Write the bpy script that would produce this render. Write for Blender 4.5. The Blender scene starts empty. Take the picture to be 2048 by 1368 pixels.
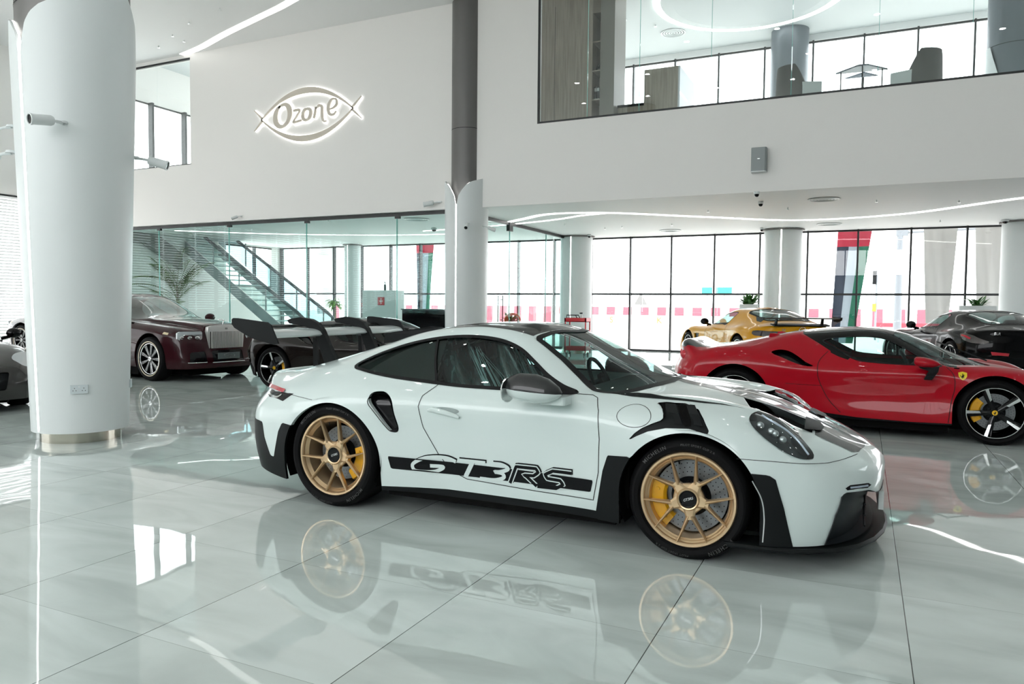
import bpy, bmesh, math, random
import numpy as np
from mathutils import Vector, Matrix
from mathutils.bvhtree import BVHTree
from mathutils.geometry import delaunay_2d_cdt
random.seed(7)
PI = math.pi
scene = bpy.context.scene
C = scene.collection

# ---------------------------------------------------------------- camera
PSI, PITCH, ROLL, CAMH, FPX = -0.4425, 0.0478, 0.0095, 1.414, 1478.8
cam_data = bpy.data.cameras.new('camera')
cam = bpy.data.objects.new('camera', cam_data)
C.objects.link(cam)
cam_data.sensor_width = 36.0
cam_data.lens = FPX / 2048 * 36.0
cam_data.clip_start = 0.05
cam_data.clip_end = 500
# camera looks along (sin psi, cos psi) in the ground plane, pitched down a little
_R = Matrix.Rotation(-PSI, 4, 'Z') @ Matrix.Rotation(PI / 2 - PITCH, 4, 'X') @ Matrix.Rotation(ROLL, 4, 'Z')
cam.matrix_world = Matrix.Translation((0, 0, CAMH)) @ _R
scene.camera = cam

# ---------------------------------------------------------------- world, sun, exposure
world = bpy.data.worlds.new('sky'); scene.world = world; world.use_nodes = True
wn = world.node_tree.nodes; wl = world.node_tree.links; wn.clear()
w_out = wn.new('ShaderNodeOutputWorld'); w_bg = wn.new('ShaderNodeBackground')
w_bg.inputs[0].default_value = (0.975, 0.985, 1.0, 1); w_bg.inputs[1].default_value = 6.2
wl.new(w_bg.outputs[0], w_out.inputs[0])
scene.view_settings.view_transform = 'Standard'
scene.view_settings.look = 'None'
scene.view_settings.gamma = 1
scene.view_settings.use_curve_mapping = False
scene.view_settings.exposure = 0.02
scene.cycles.max_bounces = 10
scene.cycles.transparent_max_bounces = 24
scene.cycles.glossy_bounces = 5
scene.cycles.transmission_bounces = 6
scene.cycles.diffuse_bounces = 4
scene.cycles.caustics_reflective = False
scene.cycles.caustics_refractive = False
sun_d = bpy.data.lights.new('sun', 'SUN'); sun = bpy.data.objects.new('sun', sun_d); C.objects.link(sun)
sun_d.energy = 4.0; sun_d.angle = 0.02; sun_d.color = (1.0, 0.96, 0.9)
SUN_DIR = Vector((0.25, 0.62, -0.74))      # direction the light travels
sun.rotation_euler = SUN_DIR.to_track_quat('-Z', 'Y').to_euler()

# ---------------------------------------------------------------- materials
MATS = {}
def mat(name, col=(0.8, 0.8, 0.8), rough=0.5, metal=0.0, coat=0.0, spec=0.5, emit=None, es=1.0, bump=None, coat_r=0.03):
    if name in MATS: return MATS[name]
    m = bpy.data.materials.new(name); m.use_nodes = True
    b = m.node_tree.nodes['Principled BSDF']
    b.inputs['Base Color'].default_value = (*col, 1)
    b.inputs['Roughness'].default_value = rough
    b.inputs['Metallic'].default_value = metal
    b.inputs['Coat Weight'].default_value = coat
    b.inputs['Coat Roughness'].default_value = coat_r
    b.inputs['Specular IOR Level'].default_value = spec
    if emit:
        b.inputs['Emission Color'].default_value = (*emit, 1)
        b.inputs['Emission Strength'].default_value = es
    if bump:
        nt = m.node_tree
        tex = nt.nodes.new('ShaderNodeTexNoise'); tex.inputs['Scale'].default_value = bump[0]
        bp = nt.nodes.new('ShaderNodeBump'); bp.inputs['Strength'].default_value = bump[1]; bp.inputs['Distance'].default_value = bump[2]
        tc = nt.nodes.new('ShaderNodeTexCoord')
        nt.links.new(tc.outputs['Object'], tex.inputs['Vector'])
        nt.links.new(tex.outputs['Fac'], bp.inputs['Height']); nt.links.new(bp.outputs[0], b.inputs['Normal'])
    MATS[name] = m
    return m

def glass_mat(name, tint=(0.9, 0.97, 0.95), refl=1.0, rough=0.0, ior=1.5):
    """thin pane: tinted straight-through light plus a fresnel reflection"""
    if name in MATS: return MATS[name]
    m = bpy.data.materials.new(name); m.use_nodes = True
    nt = m.node_tree; nt.nodes.clear()
    o = nt.nodes.new('ShaderNodeOutputMaterial')
    t = nt.nodes.new('ShaderNodeBsdfTransparent'); t.inputs[0].default_value = (*tint, 1)
    g = nt.nodes.new('ShaderNodeBsdfGlossy'); g.inputs['Roughness'].default_value = rough
    g.inputs[0].default_value = (refl, refl, refl, 1)
    f = nt.nodes.new('ShaderNodeFresnel'); f.inputs['IOR'].default_value = ior
    mx = nt.nodes.new('ShaderNodeMixShader')
    # two-sided fresnel: use the geometry backfacing switch so the pane reads the same from both sides
    geo = nt.nodes.new('ShaderNodeNewGeometry')
    vm = nt.nodes.new('ShaderNodeVectorMath'); vm.operation = 'SCALE'
    ma = nt.nodes.new('ShaderNodeMath'); ma.operation = 'MULTIPLY_ADD'; ma.inputs[1].default_value = -2.0; ma.inputs[2].default_value = 1.0
    nt.links.new(geo.outputs['Backfacing'], ma.inputs[0])
    nt.links.new(geo.outputs['Normal'], vm.inputs[0]); nt.links.new(ma.outputs[0], vm.inputs['Scale'])
    lw = nt.nodes.new('ShaderNodeLayerWeight'); lw.inputs['Blend'].default_value = 0.5
    ramp = nt.nodes.new('ShaderNodeMath'); ramp.operation = 'POWER'; ramp.inputs[1].default_value = 5.0
    mad = nt.nodes.new('ShaderNodeMath'); mad.operation = 'MULTIPLY_ADD'; mad.inputs[1].default_value = 0.92*min(1, refl); mad.inputs[2].default_value = 0.075 * refl
    nt.links.new(lw.outputs['Facing'], ramp.inputs[0]); nt.links.new(ramp.outputs[0], mad.inputs[0])
    nt.links.new(mad.outputs[0], mx.inputs[0]); nt.links.new(t.outputs[0], mx.inputs[1]); nt.links.new(g.outputs[0], mx.inputs[2])
    nt.links.new(mx.outputs[0], o.inputs[0])
    MATS[name] = m
    return m

# ---------------------------------------------------------------- objects
def tag(o, label=None, cat=None, group=None, kind=None):
    if label: o['label'] = label
    if cat: o['category'] = cat
    if group: o['group'] = group
    if kind: o['kind'] = kind
    return o

def empty(name, loc=(0, 0, 0), rz=0.0, label=None, cat=None, group=None):
    o = bpy.data.objects.new(name, None); C.objects.link(o)
    o.location = loc; o.rotation_euler = (0, 0, rz); o.empty_display_size = 0.2
    return tag(o, label, cat, group)

def mesh(name, V, F, m=None, parent=None, smooth=True, angle=None, mats=None, midx=None):
    me = bpy.data.meshes.new(name)
    V = np.asarray(V, dtype=float).reshape(-1, 3)
    F = [tuple(int(i) for i in f) for f in F]
    me.from_pydata(V.tolist(), [], F)
    if mats:
        for k in mats: me.materials.append(k)
        if midx is not None: me.polygons.foreach_set('material_index', np.asarray(midx, dtype=np.int32))
    elif m: me.materials.append(m)
    if smooth: me.polygons.foreach_set('use_smooth', [True] * len(me.polygons))
    me.update()
    o = bpy.data.objects.new(name, me); C.objects.link(o)
    if parent: o.parent = parent
    if smooth and angle is not None:
        try: me.set_sharp_from_angle(angle=angle)
        except Exception: pass
    return o

class MB:
    """collects shapes into one mesh"""
    def __init__(s): s.V = []; s.F = []
    def add(s, V, F):
        n = len(s.V); s.V.extend([tuple(map(float, v)) for v in V]); s.F.extend([tuple(int(i) + n for i in f) for f in F]); return s
    def box(s, a, b, R=None, t=None):
        x0, y0, z0 = a; x1, y1, z1 = b
        V = [(x0,y0,z0),(x1,y0,z0),(x1,y1,z0),(x0,y1,z0),(x0,y0,z1),(x1,y0,z1),(x1,y1,z1),(x0,y1,z1)]
        if R is not None: V = [tuple(R @ Vector(v)) for v in V]
        if t is not None: V = [(v[0]+t[0], v[1]+t[1], v[2]+t[2]) for v in V]
        return s.add(V, [(0,3,2,1),(4,5,6,7),(0,1,5,4),(1,2,6,5),(2,3,7,6),(3,0,4,7)])
    def rbox(s, a, b, r=0.01, n=3):
        """box with rounded vertical edges and a small top/bottom chamfer"""
        x0,y0,z0=a; x1,y1,z1=b; r=min(r,(x1-x0)/2*.99,(y1-y0)/2*.99); P=[]
        for cx,cy,a0 in((x1-r,y1-r,0),(x0+r,y1-r,90),(x0+r,y0+r,180),(x1-r,y0+r,270)):
            for i in range(n+1):
                t=math.radians(a0+90*i/n); P.append((cx+r*math.cos(t),cy+r*math.sin(t)))
        return s.prism(P,z0,z1)
    def prism(s, P, z0, z1, axis='z'):
        n = len(P)
        def mk(p, h): return (p[0],p[1],h) if axis=='z' else ((p[0],h,p[1]) if axis=='y' else (h,p[0],p[1]))
        V = [mk(p,z0) for p in P]+[mk(p,z1) for p in P]
        F = [(i,(i+1)%n,n+(i+1)%n,n+i) for i in range(n)]+[tuple(range(n))[::-1], tuple(range(n,2*n))]
        return s.add(V,F)
    def tube(s, pts, r, n=8, cap=True, closed=False):
        pts=[Vector(p) for p in pts]; m=len(pts); rr=r if hasattr(r,'__len__') else [r]*m
        V=[];F=[]; up=None
        for i,p in enumerate(pts):
            if closed: d=(pts[(i+1)%m]-pts[i-1])
            else: d=(pts[min(i+1,m-1)]-pts[max(i-1,0)])
            d.normalize()
            if up is None:
                up=Vector((0,0,1)) if abs(d.z)<.9 else Vector((1,0,0))
            u=(up-d*up.dot(d)); u.normalize(); w=d.cross(u); up=u
            for k in range(n):
                a=2*PI*k/n; V.append(p+rr[i]*(math.cos(a)*u+math.sin(a)*w))
        for i in range(m if closed else m-1):
            for k in range(n):
                a=i*n+k;b=i*n+(k+1)%n;c=((i+1)%m)*n
                F.append((a,b,c+(k+1)%n,c+k))
        if cap and not closed: F.append(tuple(range(n))[::-1]); F.append(tuple(range((m-1)*n,m*n)))
        return s.add(V,F)
    def lathe(s, prof, n=32, axis='z', c=(0,0,0), a0=0, a1=2*PI):
        """prof: list of (r,h)"""
        full=abs(a1-a0-2*PI)<1e-6; m=len(prof); N=n if full else n+1; V=[];F=[]
        for i in range(N):
            t=a0+(a1-a0)*i/n; ct,st=math.cos(t),math.sin(t)
            for r,h in prof:
                v=(r*ct,r*st,h) if axis=='z' else ((r*ct,h,r*st) if axis=='y' else (h,r*ct,r*st))
                V.append((v[0]+c[0],v[1]+c[1],v[2]+c[2]))
        for i in range(n):
            j=(i+1)%N
            for k in range(m-1): F.append((i*m+k,j*m+k,j*m+k+1,i*m+k+1))
        return s.add(V,F)
    def ellipsoid(s, c, r, n=16, m=10):
        V=[];F=[]
        for i in range(m+1):
            p=PI*i/m
            for k in range(n):
                a=2*PI*k/n; V.append((c[0]+r[0]*math.sin(p)*math.cos(a),c[1]+r[1]*math.sin(p)*math.sin(a),c[2]+r[2]*math.cos(p)))
        for i in range(m):
            for k in range(n): F.append((i*n+k,(i+1)*n+k,(i+1)*n+(k+1)%n,i*n+(k+1)%n))
        return s.add(V,F)
    def xf(s, M):
        s.V=[tuple(M@Vector(v)) for v in s.V]; return s
    def build(s, name, m, parent=None, smooth=False, angle=0.6):
        return mesh(name, s.V, s.F, m, parent, smooth, angle if smooth else None)

def struct(name, mb, m):
    o = mb.build(name, m); o['kind'] = 'structure'; return o

# ---------------------------------------------------------------- smooth nets
def interp_axis0(P, res):
    P = np.asarray(P, float); m = P.shape[0]
    h = np.linalg.norm(np.diff(P, axis=0), axis=-1).mean(axis=1); h = np.maximum(h, 1e-5)
    hh = np.sqrt(h)*1.0; hh = h**0.75
    d = np.diff(P, axis=0)/hh[:, None, None]
    T = np.zeros_like(P)
    T[1:-1] = (d[1:]*hh[:-1, None, None]+d[:-1]*hh[1:, None, None])/(hh[:-1]+hh[1:])[:, None, None]
    T[0] = d[0]*1.5-T[1]*0.5 if m > 2 else d[0]; T[-1] = d[-1]*1.5-T[-2]*0.5 if m > 2 else d[-1]
    out = []
    for i in range(m-1):
        n = max(1, int(math.ceil(h[i]/res)))
        t = (np.arange(n)/n)[:, None, None]
        h00 = 2*t**3-3*t**2+1; h10 = t**3-2*t**2+t; h01 = -2*t**3+3*t**2; h11 = t**3-t**2
        out.append(h00*P[i]+h10*hh[i]*T[i]+h01*P[i+1]+h11*hh[i]*T[i+1])
    out.append(P[-1:])
    return np.concatenate(out, axis=0)

def net_surface(net, res_u, res_v):
    S = interp_axis0(net, res_u)
    S = interp_axis0(S.transpose(1, 0, 2), res_v).transpose(1, 0, 2)
    return S          # (NU,NV,3)

def smooth_line(pts, res=0.02, closed=False):
    P = np.asarray(pts, float)
    if closed: P = np.concatenate([P[-2:], P, P[:2]])
    P3 = P if P.shape[1] == 3 else np.c_[P, np.zeros(len(P))]
    m = len(P3); h = np.maximum(np.linalg.norm(np.diff(P3, axis=0), axis=1), 1e-6); hh = h**0.5
    d = np.diff(P3, axis=0)/hh[:, None]; T = np.zeros_like(P3)
    T[1:-1] = (d[1:]*hh[:-1, None]+d[:-1]*hh[1:, None])/(hh[:-1]+hh[1:])[:, None]; T[0] = d[0]; T[-1] = d[-1]
    out = []
    rng = range(2, m-3+0) if closed else range(m-1)
    if closed: rng = range(2, m-2)
    for i in rng:
        n = max(1, int(math.ceil(h[i]/res))); t = (np.arange(n)/n)[:, None]
        out.append((2*t**3-3*t**2+1)*P3[i]+(t**3-2*t**2+t)*hh[i]*T[i]+(-2*t**3+3*t**2)*P3[i+1]+(t**3-t**2)*hh[i]*T[i+1])
    if not closed: out.append(P3[-1:])
    out = np.concatenate(out)
    return out if P.shape[1] == 3 else out[:, :2]

def dense_line(pts, res=0.02, closed=False):
    P=[np.array(p,float) for p in pts]; out=[]
    n=len(P)
    for i in range(n if closed else n-1):
        a=P[i];b=P[(i+1)%n];k=max(1,int(math.ceil(np.linalg.norm(b-a)/res)))
        for j in range(k): out.append(a+(b-a)*j/k)
    if not closed: out.append(P[-1])
    return np.array(out)

def inpoly(P, poly):
    P = np.asarray(P, float); poly = np.asarray(poly, float); x, y = P[:, 0], P[:, 1]
    x0, y0 = poly[:, 0], poly[:, 1]; x1, y1 = np.roll(x0, -1), np.roll(y0, -1)
    ins = np.zeros(len(P), bool)
    bb = (x >= x0.min()) & (x <= x0.max()) & (y >= y0.min()) & (y <= y0.max())
    idx = np.where(bb)[0]
    if len(idx) == 0: return ins
    xs, ys = x[idx][:, None], y[idx][:, None]
    c = ((y0 > ys) != (y1 > ys)) & (xs < (x1-x0)*(ys-y0)/np.where(y1 == y0, 1e-12, y1-y0)+x0)
    ins[idx] = (c.sum(axis=1) % 2) == 1
    return ins

class Shell:
    """triangle mesh of half a car body (y>=0), cut into labelled regions"""
    AX = {'side': (0, 2), 'top': (0, 1), 'front': (1, 2)}
    def __init__(s, net, res_u=0.02, res_v=0.02):
        S = net_surface(net, res_u, res_v); nu, nv = S.shape[:2]
        s.V = S.reshape(-1, 3).copy()
        s.V[:, 1] = np.maximum(s.V[:, 1], 0)
        F = []
        i = np.arange(nu-1)[:, None]*nv+np.arange(nv-1)[None, :]
        a, b, c, d = i, i+nv, i+nv+1, i+1
        # orient outward for y>0 : normal should point +y for the flank
        q = np.stack([a, d, c, b], -1).reshape(-1, 4)
        F = np.concatenate([q[:, [0, 1, 2]], q[:, [0, 2, 3]]])
        P = s.V[F]; ar = np.linalg.norm(np.cross(P[:, 1]-P[:, 0], P[:, 2]-P[:, 0]), axis=1)
        F = F[ar > 1e-9]
        P = s.V[F]; nn = np.cross(P[:, 1]-P[:, 0], P[:, 2]-P[:, 0]); cen = P.mean(axis=1)
        flank = (cen[:, 1] > 0.5*s.V[:, 1].max())
        if nn[flank, 1].sum() < 0: F = F[:, ::-1]
        s.F = F; s.lab = np.zeros(len(F), int); s.names = ['body']
        s.V0 = s.V.copy()
        s.bvh = BVHTree.FromPolygons(s.V.tolist(), F.tolist())
    def cut(s, name, poly, proj='side', filt=None, frm=('body',)):
        ax = s.AX[proj]; poly = np.asarray(poly, float)
        if name not in s.names: s.names.append(name)
        li = s.names.index(name); fr = [s.names.index(n) for n in frm if n in s.names]
        f_ok = np.isin(s.lab, fr)
        def inside(P):
            r = inpoly(P[:, list(ax)], poly)
            if filt is not None: r &= filt(P)
            return r
        Fok = s.F[f_ok]
        used = np.zeros(len(s.V), bool); used[Fok.ravel()] = True
        ins = np.zeros(len(s.V), bool); ui = np.where(used)[0]; ins[ui] = inside(s.V[ui])
        E = np.concatenate([Fok[:, [0, 1]], Fok[:, [1, 2]], Fok[:, [2, 0]]]); E.sort(axis=1); E = np.unique(E, axis=0)
        cr = ins[E[:, 0]] != ins[E[:, 1]]; E = E[cr]
        on = np.zeros(len(s.V), bool)
        if len(E):
            lo = np.zeros(len(E)); hi = np.ones(len(E)); A = s.V[E[:, 0]]; B = s.V[E[:, 1]]; ia = ins[E[:, 0]]
            for _ in range(14):
                mid = (lo+hi)/2; im = inside(A+(B-A)*mid[:, None]); same = im == ia
                lo = np.where(same, mid, lo); hi = np.where(same, hi, mid)
            t = (lo+hi)/2; X = A+(B-A)*t[:, None]; L = np.linalg.norm(B-A, axis=1)
            best = {}
            cand = set(np.where(t < 0.5, E[:, 0], E[:, 1]).tolist())
            for k in range(len(E)):
                for v, dd in ((E[k, 0], t[k]*L[k]), (E[k, 1], (1-t[k])*L[k])):
                    if v in cand and (v not in best or dd < best[v][0]): best[v] = (dd, X[k])
            for v, (dd, x) in best.items():
                y0 = s.V[v, 1]; s.V[v] = x; on[v] = True
                if y0 == 0 and x[1] < 0.02: s.V[v, 1] = 0
        st = np.where(on, 0, np.where(ins, 1, -1))
        fs = st[s.F]; anyin = (fs == 1).any(axis=1); anyout = (fs == -1).any(axis=1)
        cen = s.V[s.F].mean(axis=1); allon = ~(anyin | anyout)
        r = anyin.copy()
        if allon.any(): r[allon] = inside(cen[allon])
        r &= f_ok & ~(anyin & anyout & False)
        s.lab[r] = li
        return s
    def faces(s, name): return s.F[s.lab == s.names.index(name)]
    def boundary(s, name):
        F = s.faces(name); E = np.concatenate([F[:, [0, 1]], F[:, [1, 2]], F[:, [2, 0]]])
        k = {}
        for a, b in E.tolist():
            key = (min(a, b), max(a, b)); k.setdefault(key, []).append((a, b))
        return [v[0] for v in k.values() if len(v) == 1 and not (s.V[v[0][0], 1] < 1e-4 and s.V[v[0][1], 1] < 1e-4)]
    def piece(s, names, obname, m, parent, off=0.0, sides=(1, -1), one=True, vec=None, wall=0.0, wallvec=None, smooth=True, tn=None):
        """mesh of the labelled region(s), mirrored; off pushes along normals, wall adds an inward flange"""
        if isinstance(names, str): names = (names,)
        F = np.concatenate([s.faces(n) for n in names]) if names else np.zeros((0,3),int)
        ids, inv = np.unique(F, return_inverse=True); V = s.V[ids].copy(); F = inv.reshape(-1, 3)
        if off:
            N = np.zeros_like(V); P = V[F]; fn = np.cross(P[:, 1]-P[:, 0], P[:, 2]-P[:, 0])
            for k in range(3): np.add.at(N, F[:, k], fn)
            N /= np.maximum(np.linalg.norm(N, axis=1), 1e-12)[:, None]
            cl = V[:, 1] < 1e-4; N[cl, 1] = 0
            V = V+N*off
        if vec is not None: V = V+np.asarray(vec)
        if wall:
            E = np.concatenate([F[:, [0, 1]], F[:, [1, 2]], F[:, [2, 0]]]); cnt = {}
            for a, b in E.tolist(): cnt.setdefault((min(a, b), max(a, b)), []).append((a, b))
            B = [v[0] for v in cnt.values() if len(v) == 1 and not (V[v[0][0], 1] < 1e-4 and V[v[0][1], 1] < 1e-4)]
            wv = np.asarray(wallvec if wallvec is not None else (0, -1, 0), float)*wall
            nb = len(V); m2 = {}; extra = []
            for a, b in B:
                for q in (a, b):
                    if q not in m2: m2[q] = nb+len(extra); extra.append(V[q]+wv)
            if extra:
                V = np.concatenate([V, np.array(extra)])
                F = list(map(tuple, F.tolist()))+[(b, a, m2[a], m2[b]) for a, b in B]
        F = [tuple(f) for f in (F.tolist() if hasattr(F, 'tolist') else F)]
        obs = []
        if one:
            VV = []; FF = []
            for sd in sides:
                n = sum(len(a) for a in VV); W = V.copy(); W[:, 1] *= sd; VV.append(W)
                FF += [tuple(i+n for i in (f if sd > 0 else f[::-1])) for f in F]
            VV = np.concatenate(VV)
            o = mesh(obname, VV, FF, m, parent, smooth)
            if len(sides) == 2:
                bm = bmesh.new(); bm.from_mesh(o.data)
                vs = [v for v in bm.verts if abs(v.co.y) < 1e-4]
                bmesh.ops.remove_doubles(bm, verts=vs, dist=1e-4); bm.to_mesh(o.data); bm.free()
            if smooth:
                try: o.data.set_sharp_from_angle(angle=0.9)
                except Exception: pass
            return o
        for sd in sides:
            W = V.copy(); W[:, 1] *= sd
            obs.append(mesh(obname, W, [f if sd > 0 else f[::-1] for f in F], m, parent, smooth, 0.9))
        return obs
    def hit(s, p, proj='side'):
        if proj == 'side': o, d = (p[0], 3, p[1]), (0, -1, 0)
        elif proj == 'top': o, d = (p[0], max(p[1], 1e-3), 3), (0, 0, -1)
        elif proj == 'front': o, d = (4, max(p[0], 1e-3), p[1]), (-1, 0, 0)
        elif proj == 'rear': o, d = (-4, max(p[0], 1e-3), p[1]), (1, 0, 0)
        c, n, _, _ = s.bvh.ray_cast(Vector(o), Vector(d))
        if c is None:
            c, n, _, _ = s.bvh.find_nearest(Vector(o)+Vector(d)*2.2)
        if n.dot(Vector(d)) > 0: n = -n
        return np.array(c), np.array(n)
    def line(s, pts, w=0.004, proj='side', off=0.0012, closed=False, res=0.015, sm=True):
        """V,F of a thin ribbon lying on the surface"""
        L = smooth_line(pts, res, closed) if sm else dense_line(pts, res, closed)
        H = [s.hit(p, proj) for p in L]; n = len(H); V = []; F = []
        for i in range(n):
            c, nn = H[i]; a = H[(i+1) % n][0] if (closed or i < n-1) else c; b = H[i-1][0] if (closed or i > 0) else c
            d = a-b; d /= max(np.linalg.norm(d), 1e-9); sd = np.cross(d, nn); sd /= max(np.linalg.norm(sd), 1e-9)
            ww = w[i*len(w)//n] if hasattr(w, '__len__') else w
            V += [c+nn*off+sd*ww/2, c+nn*off-sd*ww/2]
        for i in range(n if closed else n-1):
            j = (i+1) % n; F.append((2*i, 2*j, 2*j+1, 2*i+1))
        return V, F
    def drape(s, polys, proj='side', off=0.0015, res=0.02):
        """triangulated fill (even-odd) of 2D outlines laid on the surface"""
        pts = []; edges = []
        for p in polys:
            n = len(pts); p = [tuple(map(float, q)) for q in p]; pts += p
            edges += [(n+i, n+(i+1) % len(p)) for i in range(len(p))]
        A = np.array(pts); lo, hi = A.min(0), A.max(0)
        gx = np.arange(lo[0]+res/2, hi[0], res); gy = np.arange(lo[1]+res/2, hi[1], res)
        if len(gx) and len(gy):
            G = np.array([(x, y) for x in gx for y in gy]); ins = np.zeros(len(G), bool)
            for p in polys: ins ^= inpoly(G, p)
            pts += [tuple(g) for g in G[ins]]
        r = delaunay_2d_cdt([Vector(p) for p in pts], edges, [], 0, 1e-6)
        P = np.array([tuple(v) for v in r[0]]); F = [tuple(f) for f in r[2] if len(f) == 3]
        cen = np.array([P[list(f)].mean(0) for f in F]); ins = np.zeros(len(F), bool)
        for p in polys: ins ^= inpoly(cen, p)
        F = [f for f, k in zip(F, ins) if k]; V = []
        for p in P:
            c, n = s.hit(p, proj); V.append(c+n*off)
        return V, F

def mirror_y(VF, both=True):
    V, F = VF; n = len(V); V2 = [(v[0], -v[1], v[2]) for v in V]
    if not both: return V2, [f[::-1] for f in F]
    return list(V)+V2, list(F)+[tuple(i+n for i in f[::-1]) for f in F]
def onside(VF, sd):
    V, F = VF
    return (V, F) if sd > 0 else ([(v[0], -v[1], v[2]) for v in V], [f[::-1] for f in F])
def circle(cx, cy, r, n=48, ry=None, a0=0, a1=2*PI):
    ry = ry or r
    return [(cx+r*math.cos(a0+(a1-a0)*i/n), cy+ry*math.sin(a0+(a1-a0)*i/n)) for i in range(n if abs(a1-a0-2*PI) < 1e-6 else n+1)]

def text_vf(txt, size=0.1, bold=False, shear=0.0, extrude=0.0, space=1.0):
    cu = bpy.data.curves.new('t', 'FONT'); cu.body = txt; cu.size = size; cu.align_x = 'CENTER'; cu.align_y = 'CENTER'
    cu.shear = shear; cu.extrude = extrude; cu.space_character = space; cu.resolution_u = 4
    if bold: cu.offset = size*0.018
    o = bpy.data.objects.new('t', cu); C.objects.link(o)
    dg = bpy.context.evaluated_depsgraph_get(); me = bpy.data.meshes.new_from_object(o.evaluated_get(dg))
    V = [tuple(v.co) for v in me.vertices]; F = [tuple(p.vertices) for p in me.polygons]
    bpy.data.objects.remove(o); bpy.data.curves.remove(cu); bpy.data.meshes.remove(me)
    return V, F
# ---------------------------------------------------------------- shared car materials
M_RUB = mat('rubber', (0.005, 0.005, 0.006), 0.5, spec=0.25)
M_TYRE = mat('tyre_rubber', (0.004, 0.004, 0.0045), 0.6, spec=0.12)
M_BLK = mat('black_plastic', (0.006, 0.007, 0.008), 0.45, spec=.12)
M_DARK = mat('dark_void', (0.004, 0.004, 0.004), 0.9, spec=0.1)
M_GBLK = mat('gloss_black', (0.004, 0.004, 0.005), 0.15, coat=.45, spec=.1)
M_CHROME = mat('chrome', (0.85, 0.86, 0.86), 0.08, metal=1)
M_SILVER = mat('machined_silver', (0.82, 0.84, 0.84), 0.22, metal=0.9)
M_DISC = mat('brake_steel', (0.20, 0.21, 0.22), 0.35, metal=0.8)
M_YEL = mat('caliper_yellow', (0.85, 0.42, 0.01), 0.3, coat=0.5)
M_CARGLASS = glass_mat('car_glass', (0.50, 0.64, 0.62), 0.7)
M_DKGLASS = glass_mat('dark_car_glass', (0.05, 0.06, 0.06), .6)
M_LENS = glass_mat('lamp_lens', (0.93, 0.96, 0.97), 1.0)
M_RED = mat('red_lamp', (0.55, 0.01, 0.03), 0.12, coat=1)
M_WHITEP = mat('white_print', (0.8, 0.84, 0.83), 0.4)
M_LINE = mat('panel_gap', (0.02, 0.022, 0.022), 0.8, spec=0.1)
M_CABIN = mat('cabin_black', (0.012, 0.014, 0.015), 0.7)
M_SEAT = mat('seat_leather', (0.02, 0.025, 0.026), 0.5)
M_PLUG = mat('spark_silver', (0.6, 0.62, 0.62), 0.3, metal=1)

def tyre_profile(R, r, w):
    h = w/2
    return [(r, -h*0.86), (r+0.012, -h*0.97), (r+(R-r)*0.45, -h*1.02), (R-0.03, -h*0.97), (R-0.010, -h*0.86), (R-0.001, -h*0.70), (R, -h*0.3), (R, 0), (R, h*0.3), (R-0.001, h*0.70), (R-0.010, h*0.86), (R-0.03, h*0.97), (R-0.028, h*1.0), (r+(R-r)*0.5, h*1.03), (r+(R-r)*0.48, h*1.035), (r+0.014, h*1.0), (r+0.006, h*0.93), (r, h*0.86)]

def bar(mb, p0, p1, w0, w1, y0, y1, dep, ridge=0.004, cham=0.25):
    """tapered spoke between two points in the wheel plane; y is outward"""
    p0 = np.array(p0, float); p1 = np.array(p1, float); d = p1-p0; d /= np.linalg.norm(d); n = np.array([-d[1], d[0]]); V = []
    for p, w, y in ((p0, w0, y0), (p1, w1, y1)):
        for s_, yy in ((-1, -dep), (-1, -0.004), (-(1-cham), ridge*.6), (0, ridge), (1-cham, ridge*.6), (1, -0.004), (1, -dep)):
            q = p+n*s_*w/2; V.append((q[0], y+yy, q[1]))
    F = [(i, i+1, 8+i, 7+i) for i in range(6)]+[tuple(range(7))[::-1], tuple(range(7, 14)), (6, 0, 7, 13)]
    mb.add(V, F)

def pol(r, a): a = math.radians(a); return (r*math.cos(a), r*math.sin(a))

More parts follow.
